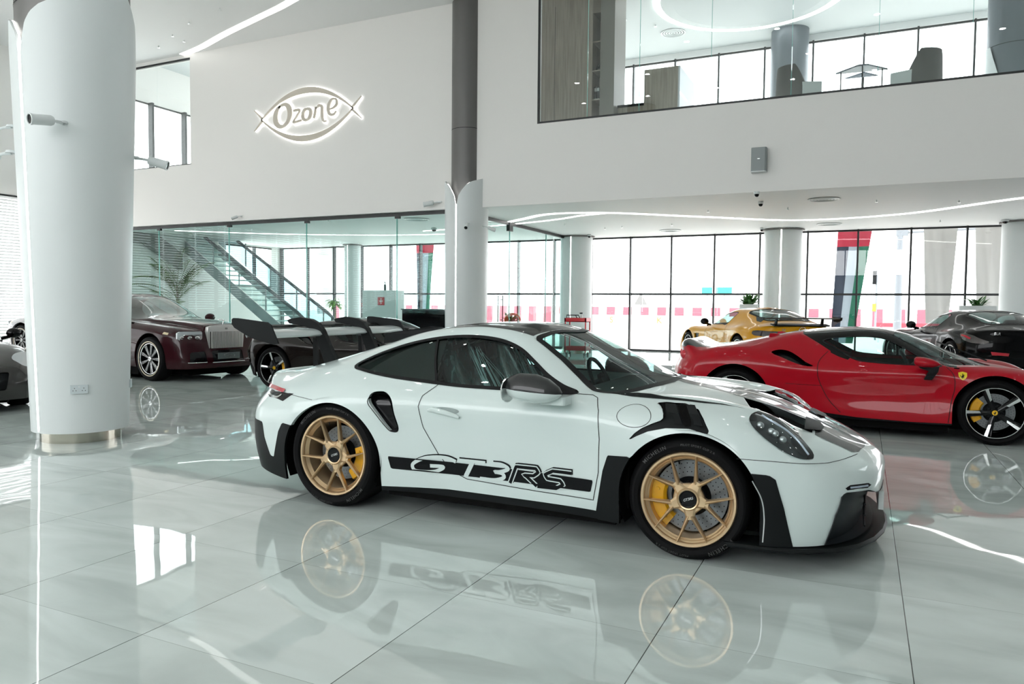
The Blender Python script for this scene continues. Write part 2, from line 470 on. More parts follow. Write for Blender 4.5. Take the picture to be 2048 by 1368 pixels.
def make_wheel(style, R, r, w, parent, loc, side, rot=0.0, cal=None, cal_ang=180, disc_r=0.19, lip=0.0):
    """wheel centred at loc; outward is +y for side=+1. returns the rim object"""
    rb = MB()
    h = w/2
    if style == 'gold':
        rb.lathe([(r*1.0, h*.80), (r*1.005, h*.90), (r*.985, h*.96), (r*.945, h*.945), (r*.925, h*.90), (r*.915, h*.80), (r*.875, h*.72), (r*.865, h*.76), (r*.835, h*.70), (r*.80, h*.30), (r*.79, -h*.8), (r*.95, -h*.9)], 96, 'y')
        rb.lathe([(r*.22, h*.72), (r*.24, h*.80), (r*.215, h*.86), (r*.19, h*.84), (r*.185, h*.78)], 64, 'y')
        for k in range(5):
            a = 61+72*k+rot
            # hub to node
            n0 = pol(r*.16, a); n1 = pol(r*.43, a)
            bar(rb, n0, n1, r*.30, r*.15, h*.74, h*.80, 0.035, 0.006, .35)
            for s_ in (-1, 1):
                bar(rb, pol(r*.36, a+s_*5), pol(r*.945, a+s_*19.5), r*.095, r*.025, h*.79, h*.93, 0.030, 0.007, .55)
            # webs between neighbouring nodes (the rounded triangular hub)
            b0 = pol(r*.235, a+36)
            bar(rb, pol(r*.30, a+6), pol(r*.30, a+66), r*.12, r*.12, h*.70, h*.70, 0.03, 0.004, .4)
            bar(rb, pol(r*.20, a+10), pol(r*.20, a+62), r*.16, r*.16, h*.72, h*.72, 0.03, 0.004, .4)
        m = mat('satin_gold', (0.66, 0.48, 0.29), 0.30, metal=0.7)
    elif style == 'star':
        rb.lathe([(r*1.0, h*.80), (r*1.0, h*.90), (r*.975, h*.93), (r*.955, h*.90), (r*.94, h*.55), (r*.90, h*.1), (r*.88, -h*.8), (r*.95, -h*.9)], 80, 'y')
        for k in range(5):
            a = 72*k+rot
            bar(rb, pol(r*.08, a), pol(r*.96, a), r*.22, r*.17, h*.62, h*.86, 0.03, 0.010, .5)
            bar(rb, pol(r*.10, a+12), pol(r*.93, a+8), r*.12, r*.05, h*.55, h*.80, 0.03, 0.004, .5)
        rb.lathe([(0.001, h*.70), (r*.17, h*.70), (r*.22, h*.60), (r*.22, h*.3)], 40, 'y')
        m = M_GBLK
    elif style == 'phantom':
        rb.lathe([(r*1.0, h*.80), (r*1.0, h*.90), (r*.97, h*.93), (r*.94, h*.88), (r*.93, h*.60), (r*.88, h*.3), (r*.86, -h*.8), (r*.95, -h*.9)], 80, 'y')
        for k in range(9):
            a = 40*k+rot
            bar(rb, pol(r*.18, a), pol(r*.93, a), r*.13, r*.24, h*.80, h*.82, 0.035, 0.004, .25)
        rb.lathe([(0.001, h*.90), (r*.19, h*.88), (r*.24, h*.72), (r*.24, h*.3)], 40, 'y')
        m = mat('black_alloy', (0.03, 0.03, 0.033), 0.18, metal=0.6, coat=1)
    else:  # 'ten' silver multi spoke
        rb.lathe([(r*1.0, h*.80), (r*1.0, h*.90), (r*.97, h*.94), (r*.94, h*.88), (r*.92, h*.40), (r*.88, -h*.8), (r*.95, -h*.9)], 64, 'y')
        for k in range(10):
            a = 36*k+rot
            bar(rb, pol(r*.15, a), pol(r*.95, a), r*.12, r*.07, h*.60, h*.86, 0.03, 0.006, .5)
        rb.lathe([(0.001, h*.68), (r*.17, h*.66), (r*.2, h*.5), (r*.2, h*.2)], 32, 'y')
        m = mat('dark_alloy', (0.10, 0.10, 0.11), 0.3, metal=0.9)
    rim = rb.build('wheel', m, parent, True, 0.5)
    rim.location = loc
    if side < 0: rim.scale = (1, -1, 1)
    def sub(name, mb_, mm, sm=True, ang=0.6): return mb_.build(name, mm, rim, sm, ang)
    tb = MB().lathe(tyre_profile(R, r, w), 96, 'y')
    sub('tyre', tb, M_TYRE)
    if style == 'gold':
        # tread shoulder blocks and the maker's sidewall lettering
        L = []
        for a0, word, sz in ((128 if rot > 6 else 128, 'MICHELIN', 0.030), (308, 'MICHELIN', 0.030), (80, 'PILOT SPORT CUP 2 R', 0.016), (255, 'PILOT SPORT CUP 2 R', 0.016)):
            V, F = text_vf(word, sz, bold=True, space=1.25); rr = (R+r)/2+0.006; n = sum(len(v[0]) for v in L)
            VV = []
            for x, y, z in V:
                t = math.radians(a0)-x/rr; q = rr+y
                VV.append((q*math.cos(t), h*1.034, q*math.sin(t)))
            L.append((VV, [f[::-1] for f in F]))
        for V, F in L: sub('sidewall_lettering', MB().add(V, F), mat('raised_rubber', (0.05, 0.05, 0.05), 0.5), False)
    # brake disc, drilled look by small dark holes
    db = MB().lathe([(r*.30, h*.06), (disc_r*.55, h*.06), (disc_r*.55, h*.10), (disc_r, h*.10), (disc_r, -h*.05), (0.03, -h*.05)], 64, 'y')
    disc = sub('brake_disc', db, M_DISC)
    hb = MB(); 
    for k in range(36):
        for q, da in ((.68, 0), (.80, 4), (.92, 8)):
            x, z = pol(disc_r*q, 10*k+da); hb.lathe([(0.0004, h*.10+.001), (disc_r*.017, h*.10+.001)], 6, 'y', c=(x, 0, z))
    bell = MB().lathe([(0.001, h*.34), (disc_r*.45, h*.32), (disc_r*.56, h*.08)], 40, 'y')
    for k in range(5):
        x, z = pol(disc_r*.40, 72*k+25+rot)
        bell.lathe([(0.001, h*.40), (0.010, h*.40), (0.012, h*.33)], 10, 'y', c=(x, 0, z))
    sub('hub_bell', bell, M_BLK); sub('drilled_holes', hb, M_DARK, False)
    if cal:
        cb = MB(); a0 = cal_ang-38; a1 = cal_ang+38; P = []
        for i in range(13):
            t = math.radians(a0+(a1-a0)*i/12); e = abs(i-6)/6; ro = disc_r*(1.10-.05*e**2)+0.012; P.append((t, ro))
        V = []; n = 13
        for t, ro in P:
            for rr, yy in ((disc_r*.66, h*.08), (disc_r*.66, h*.30), (disc_r*.74, h*.42), (ro-.008, h*.42), (ro, h*.34), (ro, h*.0)):
                V.append((rr*math.cos(t), yy, rr*math.sin(t)))
        F = []
        for i in range(n-1):
            for k in range(5): F.append((i*6+k, i*6+k+1, (i+1)*6+k+1, (i+1)*6+k))
        F += [tuple(range(6)), tuple(range((n-1)*6, n*6))[::-1]]
        cb.add(V, F)
        for dt in (-26, 26):
            x, z = pol(disc_r*.9, cal_ang+dt); cb.lathe([(0.001, h*.47), (0.010, h*.47), (0.012, h*.40)], 12, 'y', c=(x, 0, z))
        c_ = sub('brake_caliper', cb, cal)
    if style == 'gold':
        cap = MB().lathe([(0.0005, h*.80), (r*.15, h*.80), (r*.165, h*.83), (r*.175, h*.83), (r*.19, h*.76)], 48, 'y')
        sub('centre_lock', cap, M_GBLK)
        V, F = text_vf('GT3RS', 0.020, shear=0.3, bold=True); a = math.radians(20)
        V = [(x*math.cos(a)-y*math.sin(a), h*.80+.002, x*math.sin(a)+y*math.cos(a)) for x, y, z in V]
        mesh('cap_lettering', [(-v[0] if False else v[0], v[1], v[2]) for v in V], F, M_PLUG, rim, False)
        vb = MB().tube([(r*.80*math.cos(1.85), h*.62, r*.80*math.sin(1.85)), (r*.80*math.cos(1.85)*.93, h*.68, r*.80*math.sin(1.85)*.93)], 0.005, 8)
        sub('valve_stem', vb, M_BLK)
    elif style == 'star':
        for k in range(5):
            fb = MB(); a = 72*k+rot
            P = [pol(r*.47, a+1), pol(r*.965, a+1.0), pol(r*.965, a-6.0), pol(r*.52, a-8)]
            V = []
            for i, (x, z) in enumerate(P):
                rr = math.hypot(x, z)/r; V.append((x, h*(.62+.24*(rr-.08)/.88)+.0115-(0.004 if i > 1 else 0), z))
            fb.add(V+[(v[0], v[1]-.012, v[2]) for v in V], [(0, 1, 2, 3), (0, 4, 5, 1), (1, 5, 6, 2), (2, 6, 7, 3), (3, 7, 4, 0)])
            sub('machined_face', fb, M_SILVER, False)
        sub('rim_edge', MB().lathe([(r*.955, h*.905), (r*.965, h*.945), (r*.985, h*.945), (r*.995, h*.915)], 80, 'y'), M_SILVER)
        cap = MB().lathe([(0.0005, h*.745), (r*.085, h*.745), (r*.10, h*.70)], 32, 'y')
        sub('centre_cap', cap, mat('cap_yellow', (0.95, 0.55, 0.02), 0.3))
        V, F = horse(0.042); mesh('cap_emblem', [(x, h*.745+.0015, z) for x, z in V], F, M_BLK, rim, False)
        lb = MB()
        for k in range(5):
            x, z = pol(r*.24, 72*k+36+rot); lb.lathe([(0.001, h*.66), (0.011, h*.66), (0.013, h*.55)], 8, 'y', c=(x, 0, z))
        sub('wheel_bolts', lb, M_BLK)
    elif style == 'phantom':
        sub('rim_edge', MB().lathe([(r*.95, h*.905), (r*.96, h*.94), (r*.985, h*.94), (r*.995, h*.91)], 80, 'y'), M_CHROME)
        sub('coach_line', MB().lathe([(r+.016, h*1.02), (r+.018, h*1.035), (r+.032, h*1.045), (r+.034, h*1.04)], 80, 'y'), mat('cream_band', (0.75, 0.66, 0.52), 0.5))
        sub('centre_cap', MB().lathe([(0.0005, h*.965), (r*.12, h*.96), (r*.15, h*.90)], 32, 'y'), M_CHROME)
        V, F = text_vf('RR', 0.05, bold=True); mesh('cap_lettering', [(x, h*.975, y) for x, y, z in V], F, M_BLK, rim, False)
        fb = MB()
        for k in range(9):
            a = 40*k+rot
            for s_ in (-1, 1):
                bar(fb, pol(r*.30, a+s_*8), pol(r*.90, a+s_*5.6), .006, .006, h*.80, h*.82, 0.01, 0.007)
        sub('spoke_edges', fb, M_SILVER, False)
    else:
        sub('rim_edge', MB().lathe([(r*.94, h*.90), (r*.96, h*.945), (r*.985, h*.945), (r*.995, h*.91)], 64, 'y'), M_SILVER)
        sub('centre_cap', MB().lathe([(0.0005, h*.72), (r*.12, h*.715), (r*.14, h*.62)], 32, 'y'), M_SILVER)
    return rim

def horse(s):
    """small rearing-animal badge outline, about s tall, as one polygon fan"""
    P = [(-.30,-.95),(-.12,-.92),(-.05,-.62),(.02,-.35),(.22,-.55),(.30,-.80),(.46,-.78),(.40,-.50),(.30,-.25),(.32,-.02),(.55,.05),(.62,.22),(.50,.20),(.30,.15),(.22,.28),(.52,.38),(.66,.55),(.50,.52),(.25,.46),(.15,.60),(.12,.85),(-.02,1.0),(-.06,.82),(-.30,.72),(-.24,.62),(-.05,.62),(-.12,.35),(-.28,.05),(-.40,-.20),(-.62,.10),(-.72,.35),(-.85,.15),(-.70,-.15),(-.42,-.45),(-.30,-.70)]
    P = [(x*s/2, z*s/2) for x, z in P]
    r = delaunay_2d_cdt([Vector(p) for p in P], [(i, (i+1) % len(P)) for i in range(len(P))], [], 1, 1e-7)
    return [tuple(v) for v in r[0]], [tuple(f)[::-1] for f in r[2]]

def wheel_well(parent, x, z, R, yin, yout, name='wheel_housing'):
    mb = MB()
    for sd in (1, -1):
        prof = [(R, sd*yout), (R, sd*yin), (0.02, sd*yin)]
        mb.lathe(prof, 28, 'y', c=(x, 0, z), a0=-0.45, a1=PI+0.45)
    return mb.build(name, M_DARK, parent, True)

def seat(parent, x, y, z, h=0.62, m=None, recl=0.28, name='seat'):
    """bucket seat: cushion and a winged shell with a headrest"""
    t = MB(); m = m or M_SEAT
    t.rbox((x-.24, y-.25, z), (x+.26, y+.25, z+.14), .07)
    V = []; n = 9; rows = 12
    for j in range(rows+1):
        q = j/rows; zz = z+.10+q*h; xx = x-.20-recl*q
        w = .25*(1-.10*q) if q < .68 else .25*(.93-1.6*(q-.68))
        for i in range(n):
            u = -1+2*i/(n-1); V.append((xx+.08*abs(u)**2.5*(1-.4*q), y+u*w, zz))
    F = [(j*n+i, j*n+i+1, (j+1)*n+i+1, (j+1)*n+i) for j in range(rows) for i in range(n-1)]
    b = len(V); V2 = [(v[0]-.09, v[1]*1.0+(0), v[2]) for v in V]
    F2 = [tuple(k+b for k in f[::-1]) for f in F]
    E = [(j*n, (j+1)*n) for j in range(rows)]; S = []
    for a, c in E: S += [(a, c, c+b, a+b)]; S += [(c+n-1, a+n-1, a+n-1+b, c+n-1+b)]
    for i in range(n-1): S += [(rows*n+i+1, rows*n+i, rows*n+i+b, rows*n+i+1+b)]
    t.add(V+V2, F+F2+S)
    return t.build(name, m, parent, True, 0.8)

def steering_wheel(parent, x, y, z, r=0.18, tilt=0.45, name='steering_wheel'):
    t = MB(); P = [(0, r*math.cos(a), r*math.sin(a)) for a in np.linspace(0, 2*PI, 33)[:-1]]
    t.tube(P, 0.016, 8, closed=True)
    for a in (0, PI, -PI/2): t.tube([(0.01, 0, 0), (0, r*math.cos(a), r*math.sin(a))], 0.014, 6)
    t.lathe([(0.001, 0.0), (0.05, 0.0), (0.055, 0.03)], 16, 'x')
    o = t.build(name, M_CABIN, parent, True); o.location = (x, y, z); o.rotation_euler = (0, tilt*-1, 0)
    return o

def pair(parent, name, m, items, smooth=True):
    """one object per side of the car from a list of (V,F) made for the left"""
    out = []
    for sd in (1, -1):
        mb = MB()
        for vf in items: mb.add(*onside(vf, sd))
        out.append(mb.build(name, m, parent, smooth))
    return out

# ---------------------------------------------------------------- the showroom
XL, XR, YF, YB = -22.0, 12.0, -10.0, 23.9       # left glass side, right side, glass front behind the camera, glass back
ZC, ZA, ZU, ZU2 = 3.75, 8.6, 5.45, 9.5          # ground floor ceiling, hall ceiling, gallery floor, gallery ceiling
YW = 15.6                                       # face of the gallery wall
M_WALL = mat('wall_paint', (0.86, 0.845, 0.82), 0.6, spec=0.3)
M_CEIL = mat('ceiling_paint', (0.88, 0.885, 0.88), 0.6, spec=0.3)
M_FRAME = mat('window_frame_black', (0.012, 0.014, 0.015), 0.4)
M_PANE = glass_mat('window_pane', (0.97, 0.985, 0.985), 1.0)
M_PART = glass_mat('partition_glass', (0.88, 0.97, 0.96), .55)
M_GEDGE = mat('glass_edge_green', (0.22, 0.62, 0.55), 0.15, coat=1)
M_LED = mat('led_strip', (1, 1, 1), 0.5, emit=(1, 1, .97), es=5.0)
M_GREYCOL = mat('grey_column_metal', (0.16, 0.155, 0.15), 0.45, metal=0.3)
M_WHITE = mat('white_enamel', (0.74, 0.775, 0.775), 0.35, spec=.3)
M_STEEL = mat('brushed_steel', (0.62, 0.58, 0.50), 0.16, metal=1)

def floor_material():
    m = bpy.data.materials.new('marble_tiles'); m.use_nodes = True; nt = m.node_tree; b = nt.nodes['Principled BSDF']
    N = lambda t, **k: nt.nodes.new(t)
    tc = N('ShaderNodeNewGeometry'); sep = N('ShaderNodeSeparateXYZ'); nt.links.new(tc.outputs['Position'], sep.inputs[0])
    def M(op, a, bb=None, c=None):
        n = N('ShaderNodeMath'); n.operation = op
        for i, v in enumerate((a, bb, c)):
            if v is None: continue
            if isinstance(v, (int, float)): n.inputs[i].default_value = v
            else: nt.links.new(v, n.inputs[i])
        return n.outputs[0]
    T = 0.9858
    def joint(out, o, w):
        u = M('DIVIDE', M('SUBTRACT', out, o), T); f = M('FRACT', u)
        d = M('MINIMUM', f, M('SUBTRACT', 1.0, f)); return M('LESS_THAN', d, w/T), M('FLOOR', u)
    jx, ix = joint(sep.outputs[0], -3.727, 0.0022); jy, iy = joint(sep.outputs[1], 3.110, 0.0012)
    # every tile has its own cut of veined stone
    cmb = N('ShaderNodeCombineXYZ'); nt.links.new(M('MULTIPLY', ix, 3.7), cmb.inputs[0]); nt.links.new(M('MULTIPLY', iy, 5.3), cmb.inputs[1])
    add = N('ShaderNodeVectorMath'); add.operation = 'ADD'; nt.links.new(tc.outputs['Position'], add.inputs[0]); nt.links.new(cmb.outputs[0], add.inputs[1])
    sc_ = N('ShaderNodeMapping'); sc_.inputs['Scale'].default_value = (0.55, 1.5, 1); sc_.inputs['Rotation'].default_value = (0, 0, 0.3); nt.links.new(add.outputs[0], sc_.inputs[0])
    n1 = N('ShaderNodeTexNoise'); n1.inputs['Scale'].default_value = 1.6; n1.inputs['Detail'].default_value = 7; n1.inputs['Distortion'].default_value = 1.1
    nt.links.new(sc_.outputs[0], n1.inputs['Vector'])
    r = N('ShaderNodeValToRGB'); r.color_ramp.elements[0].position = .33; r.color_ramp.elements[0].color = (.52, .58, .56, 1)
    r.color_ramp.elements[1].position = .68; r.color_ramp.elements[1].color = (.69, .76, .74, 1)
    e = r.color_ramp.elements.new(.52); e.color = (.62, .69, .665, 1)
    nt.links.new(n1.outputs['Fac'], r.inputs[0])
    mx = N('ShaderNodeMix'); mx.data_type = 'RGBA'; jj = M('MAXIMUM', jx, M('MULTIPLY', jy, .55))
    nt.links.new(jj, mx.inputs['Factor']); nt.links.new(r.outputs[0], mx.inputs['A']); mx.inputs['B'].default_value = (.07, .08, .075, 1)
    nt.links.new(mx.outputs['Result'], b.inputs['Base Color'])
    b.inputs['Roughness'].default_value = 0.018; b.inputs['IOR'].default_value = 1.62; b.inputs['Specular IOR Level'].default_value = .62
    # hand-polished waviness and a tiny tilt of every tile
    n2 = N('ShaderNodeTexNoise'); n2.inputs['Scale'].default_value = 1.7; n2.inputs['Detail'].default_value = 1.5; nt.links.new(add.outputs[0], n2.inputs['Vector'])
    bp = N('ShaderNodeBump'); bp.inputs['Strength'].default_value = 1.0; bp.inputs['Distance'].default_value = 0.0013
    nt.links.new(n2.outputs['Fac'], bp.inputs['Height']); nt.links.new(bp.outputs[0], b.inputs['Normal'])
    return m

def quad(V): return MB().add(V, [(0, 1, 2, 3)])
M_FLOOR = floor_material()
struct('floor', MB().box((XL-.2, YF, -.2), (XR, YB+.1, 0)), M_FLOOR)
# gallery slab: soffit of the ground floor at the back, its face to the hall and the gallery floor
sl = MB(); sl.box((XL, YW, ZC), (XR, YB+.15, ZU)); struct('ceiling_lower', sl, M_CEIL)
w = MB()
w.box((-17.75, YW-.02, ZC+.001), (-6.80, YW+.18, ZA)); struct('wall_back', w, M_WALL)
w = MB(); w.box((XL, YW-.02, ZC+.001), (-17.75, YW+.18, 5.47)); w.box((XL, YW-.02, 8.48), (-17.75, YW+.18, ZA)); struct('wall_back_left', w, M_WALL)
w = MB(); w.box((-6.80, YW-.02, ZC+.001), (XR, YW+.12, 5.56)); struct('wall_gallery', w, M_WALL)
struct('trim_1', MB().box((-6.80, YW-.025, 5.56), (XR, YW+.03, 5.60)).box((-6.80, YW-.025, 5.60), (-6.76, YW+.03, ZA)), M_FRAME)
struct('trim_2', MB().box((XL, YW-.025, 8.44), (-17.74, YW+.03, 8.50)).box((XL, YW-.025, 5.455), (-17.74, YW+.03, 5.475)), M_FRAME)
# hall ceiling with a curved light slot
struct('ceiling_hall', MB().box((XL, YF, ZA), (XR, YW+.18, ZA+.2)), M_CEIL)
struct('ceiling_upper', MB().box((XL, YW+.18, ZU2), (XR, YB+.15, ZU2+.2)), mat('lounge_ceiling', (.56, .60, .60), .6))
struct('wall_beam', MB().box((XL, YW+.10, ZA), (-6.8, YW+.2, ZU2)).box((-6.8, YW+.1, ZA+.2), (XR, YW+.2, ZU2)).box((XL, YB-.12, 9.32), (XR, YB+.1, ZU2)), M_CEIL)
# side and front of the hall: upper walls over tall glazing
struct('wall_left', MB().box((XL-.2, YF, 4.45), (XL, YW-.02, ZA)).box((XL-.2, YW-.02, 0), (XL, 18.72, 5.47)).box((XL-.2, YW, 8.15), (XL, YB, ZU2)), M_WALL)
struct('wall_right', MB().box((XR, YF, 0), (XR+.2, 16.5, ZU2)).box((XR, 16.5, 0), (XR+.2, YB, ZU)).box((XR, 16.5, 8.6), (XR+.2, YB, ZU2)), mat('right_wall_grey', (.26, .28, .29), .7))
struct('wall_front', MB().box((XL, YF-.2, 0), (XR, YF, 3.8)).box((3, YF-.2, 3.8), (XR, YF, 8.0)).box((XL, YF-.2, 8.0), (XR, YF, ZA)), mat('front_wall_grey', (.50, .51, .51), .7))
# the flat wall that closes the gallery lounge on its left
M_WOOD = mat('oak_veneer', (0.34, 0.29, 0.235), 0.4)
def wood():
    m = MATS['oak_veneer']; nt = m.node_tree; b = nt.nodes['Principled BSDF']
    tc = nt.nodes.new('ShaderNodeTexCoord'); mp = nt.nodes.new('ShaderNodeMapping'); mp.inputs['Scale'].default_value = (14, 14, .7)
    nz = nt.nodes.new('ShaderNodeTexNoise'); nz.inputs['Scale'].default_value = 1.5; nz.inputs['Detail'].default_value = 6
    r = nt.nodes.new('ShaderNodeValToRGB'); r.color_ramp.elements[0].color = (.27, .225, .175, 1); r.color_ramp.elements[1].color = (.40, .345, .285, 1)
    r.color_ramp.elements[0].position = .35; r.color_ramp.elements[1].position = .65
    nt.links.new(tc.outputs['Object'], mp.inputs[0]); nt.links.new(mp.outputs[0], nz.inputs['Vector']); nt.links.new(nz.outputs['Fac'], r.inputs[0]); nt.links.new(r.outputs[0], b.inputs['Base Color'])
wood()

def window_wall(name, a, b, z0, z1, along, step, off, frame=.05, deep=.14, transom=None, skip=(), pane=M_PANE):
    """glazing between a and b along an axis at the fixed other coordinate; frame and panes as its parts"""
    root = empty(name, (0, 0, 0)); root['kind'] = 'structure'
    axis, fix = along
    def bx(mb, s0, s1, d0, d1, zz0, zz1):
        if axis == 'x': mb.box((s0, fix+d0, zz0), (s1, fix+d1, zz1))
        else: mb.box((fix+d0, s0, zz0), (fix+d1, s1, zz1))
    ks = []; k = math.ceil((a-off)/step)
    while off+k*step < b: ks.append(off+k*step); k += 1
    f = MB()
    for s in ks: bx(f, s-frame/2, s+frame/2, -deep, .02, z0, z1)
    bx(f, a, b, -.05, .02, z0, z0+.05); bx(f, a, b, -.05, .02, z1-.05, z1)
    for t in (transom or []): bx(f, a, b, -.045, .02, t-.03, t+.03)
    f.build('window_frame', M_FRAME, root)
    p = MB(); bx(p, a, b, .0, .012, z0, z1) if False else None
    e = [a]+ks+[b]
    if axis == 'x': p.add([(a, fix, z0), (b, fix, z0), (b, fix, z1), (a, fix, z1)], [(0, 1, 2, 3)])
    else: p.add([(fix, a, z0), (fix, b, z0), (fix, b, z1), (fix, a, z1)], [(0, 1, 2, 3)])
    p.build('window_pane', pane, root)
    return root
MU0, MUP = -8.34, 1.3585
window_wall('window_1', XL, XR, 0.0, ZC, ('x', YB), MUP, MU0, transom=[1.865])
window_wall('window_2', XL, XR, ZU, 9.32, ('x', YB), MUP, MU0)
window_wall('window_3', YF, YW, 0, 4.45, ('y', XL), 1.36, 0.1)
struct('wall_stair_room', MB().box((XL-.2, 18.72, 0), (XL, 20.9, 5.47)).box((XL-.2, 20.9, 0), (XL, 23.3, 2.1)).box((XL-.2, 20.9, 3.7), (XL, 23.3, 5.47)).box((XL-.2, 23.3, 0), (XL, YB, 5.47)), M_WALL)
window_wall('window_4', 20.9, 23.3, 2.1, 3.7, ('y', XL), 2.2, 20.2)
window_wall('window_5', YW, YB, 5.47, 8.15, ('y', XL), 1.34, 17.59, frame=.08, deep=-.22)
window_wall('window_6', 16.5, YB, ZU, 8.6, ('y', XR), 1.36, 0.1)
window_wall('unseen_clerestory', XL, 3, 3.8, 8.0, ('x', YF), 1.36, 0.1, deep=-.14)  # unseen glazing behind the camera, its height and span shaped for frontal light
# blinds on the left glazing
bl = empty('window_blind', (XL+.16, 0, 0), 0, 'white horizontal slat blind hanging in front of the left glass side', 'blind')
bm_ = MB()
for y0 in np.arange(YF+.4, YW-1.4, 1.36):
    for z in np.arange(.15, 4.4, .085): bm_.prism([(0, z), (.004, z-.003), (.056, z+.052), (.052, z+.056)], y0, y0+1.3, 'y')
bm_.build('blind_slats', mat('blind_slat', (.86, .87, .87), .5), bl)
# glass partition between hall and the rooms behind
gp = empty('glass_partition', (0, YW+.12, 0), 0, 'clear glass partition with black head rail under the logo wall', 'partition')
px = [-22, -19.28, -16.42, -13.60, -10.69, -9.2]
for i in range(5):
    MB().box((px[i]+.012, -.006, .02), (px[i+1]-.012, .006, 3.66)).build('glass_panel', M_PART, gp)
for x in px[1:-1]:
    MB().box((x-.012, -.012, 0.02), (x-.006, .012, 3.66)).build('glass_edge', M_GEDGE, gp); MB().box((x+.006, -.012, .02), (x+.012, .012, 3.66)).build('glass_edge', M_GEDGE, gp)
    MB().box((x-.05, -.035, 3.60), (x+.09, .035, 3.745)).build('rail_clamp', M_FRAME, gp)
MB().box((-22, -.03, 3.66), (-9.2, .03, 3.745)).build('head_rail', M_FRAME, gp)
gq = empty('glass_partition', (-8.92, 0, 0), 0, 'glass partition running back from the centre column to the windows', 'partition')
for a, b in ((16.3, 18.6), (18.62, 21.2), (21.22, 23.85)):
    MB().box((-.006, a, .02), (.006, b, 3.66)).build('glass_panel', M_PART, gq)
for z in (1.05, 1.60): MB().tube([(0, 18.06, z), (.07, 18.06, z)], .010, 6).build('pull_standoff', M_FRAME, gq)
MB().tube([(.07, 18.06, .93), (.07, 18.06, 1.72)], .014, 8).build('door_pull', M_FRAME, gq)
MB().tube([(-.07, 18.06, .93), (-.07, 18.06, 1.72)], .014, 8).build('door_pull', M_FRAME, gq)
for y in (18.61, 21.21): MB().box((-.012, y-.01, .02), (.012, y+.01, 3.66)).build('glass_edge', M_GEDGE, gq)
MB().box((-.03, 16.3, 3.66), (.03, 23.85, 3.745)).build('head_rail', M_FRAME, gq)
MB().box((-.05, 18.5, 3.50), (.05, 18.72, 3.745)).build('rail_clamp', M_FRAME, gq)
# gallery balustrade glass
gb_ = empty('gallery_glazing', (0, YW+.01, 0), 0, 'floor-to-ceiling clear glass along the edge of the upper lounge', 'glass panel')
xs = [-6.76, -5.62, -4.45, -2.95, -1.40, .12, 1.62, 3.2, 4.7, 6.2, 7.7, 9.2, 12]
for a, b in zip(xs[:-1], xs[1:]):
    MB().box((a+.006, 0, 5.60), (b-.006, .012, ZA)).build('glass_panel', glass_mat('gallery_pane', (.95, .985, .98), 1.0), gb_)
gl_ = MB()
for x in xs[1:-1]: MB().box((x-.004, -.002, 5.60), (x+.004, .014, ZA)).build('glass_edge', M_GEDGE, gb_)
gu = empty('gallery_glazing', (0, YW+.01, 0), 0, 'small glazed opening in the upper left wall beside the thick column', 'glass panel')
MB().box((-22, 0, 5.475), (-19.15, .012, 8.44)).build('glass_panel', glass_mat('gallery_pane'), gu)
MB().box((-19.14, 0, 5.475), (-17.76, .012, 8.44)).build('glass_panel', glass_mat('gallery_pane'), gu)

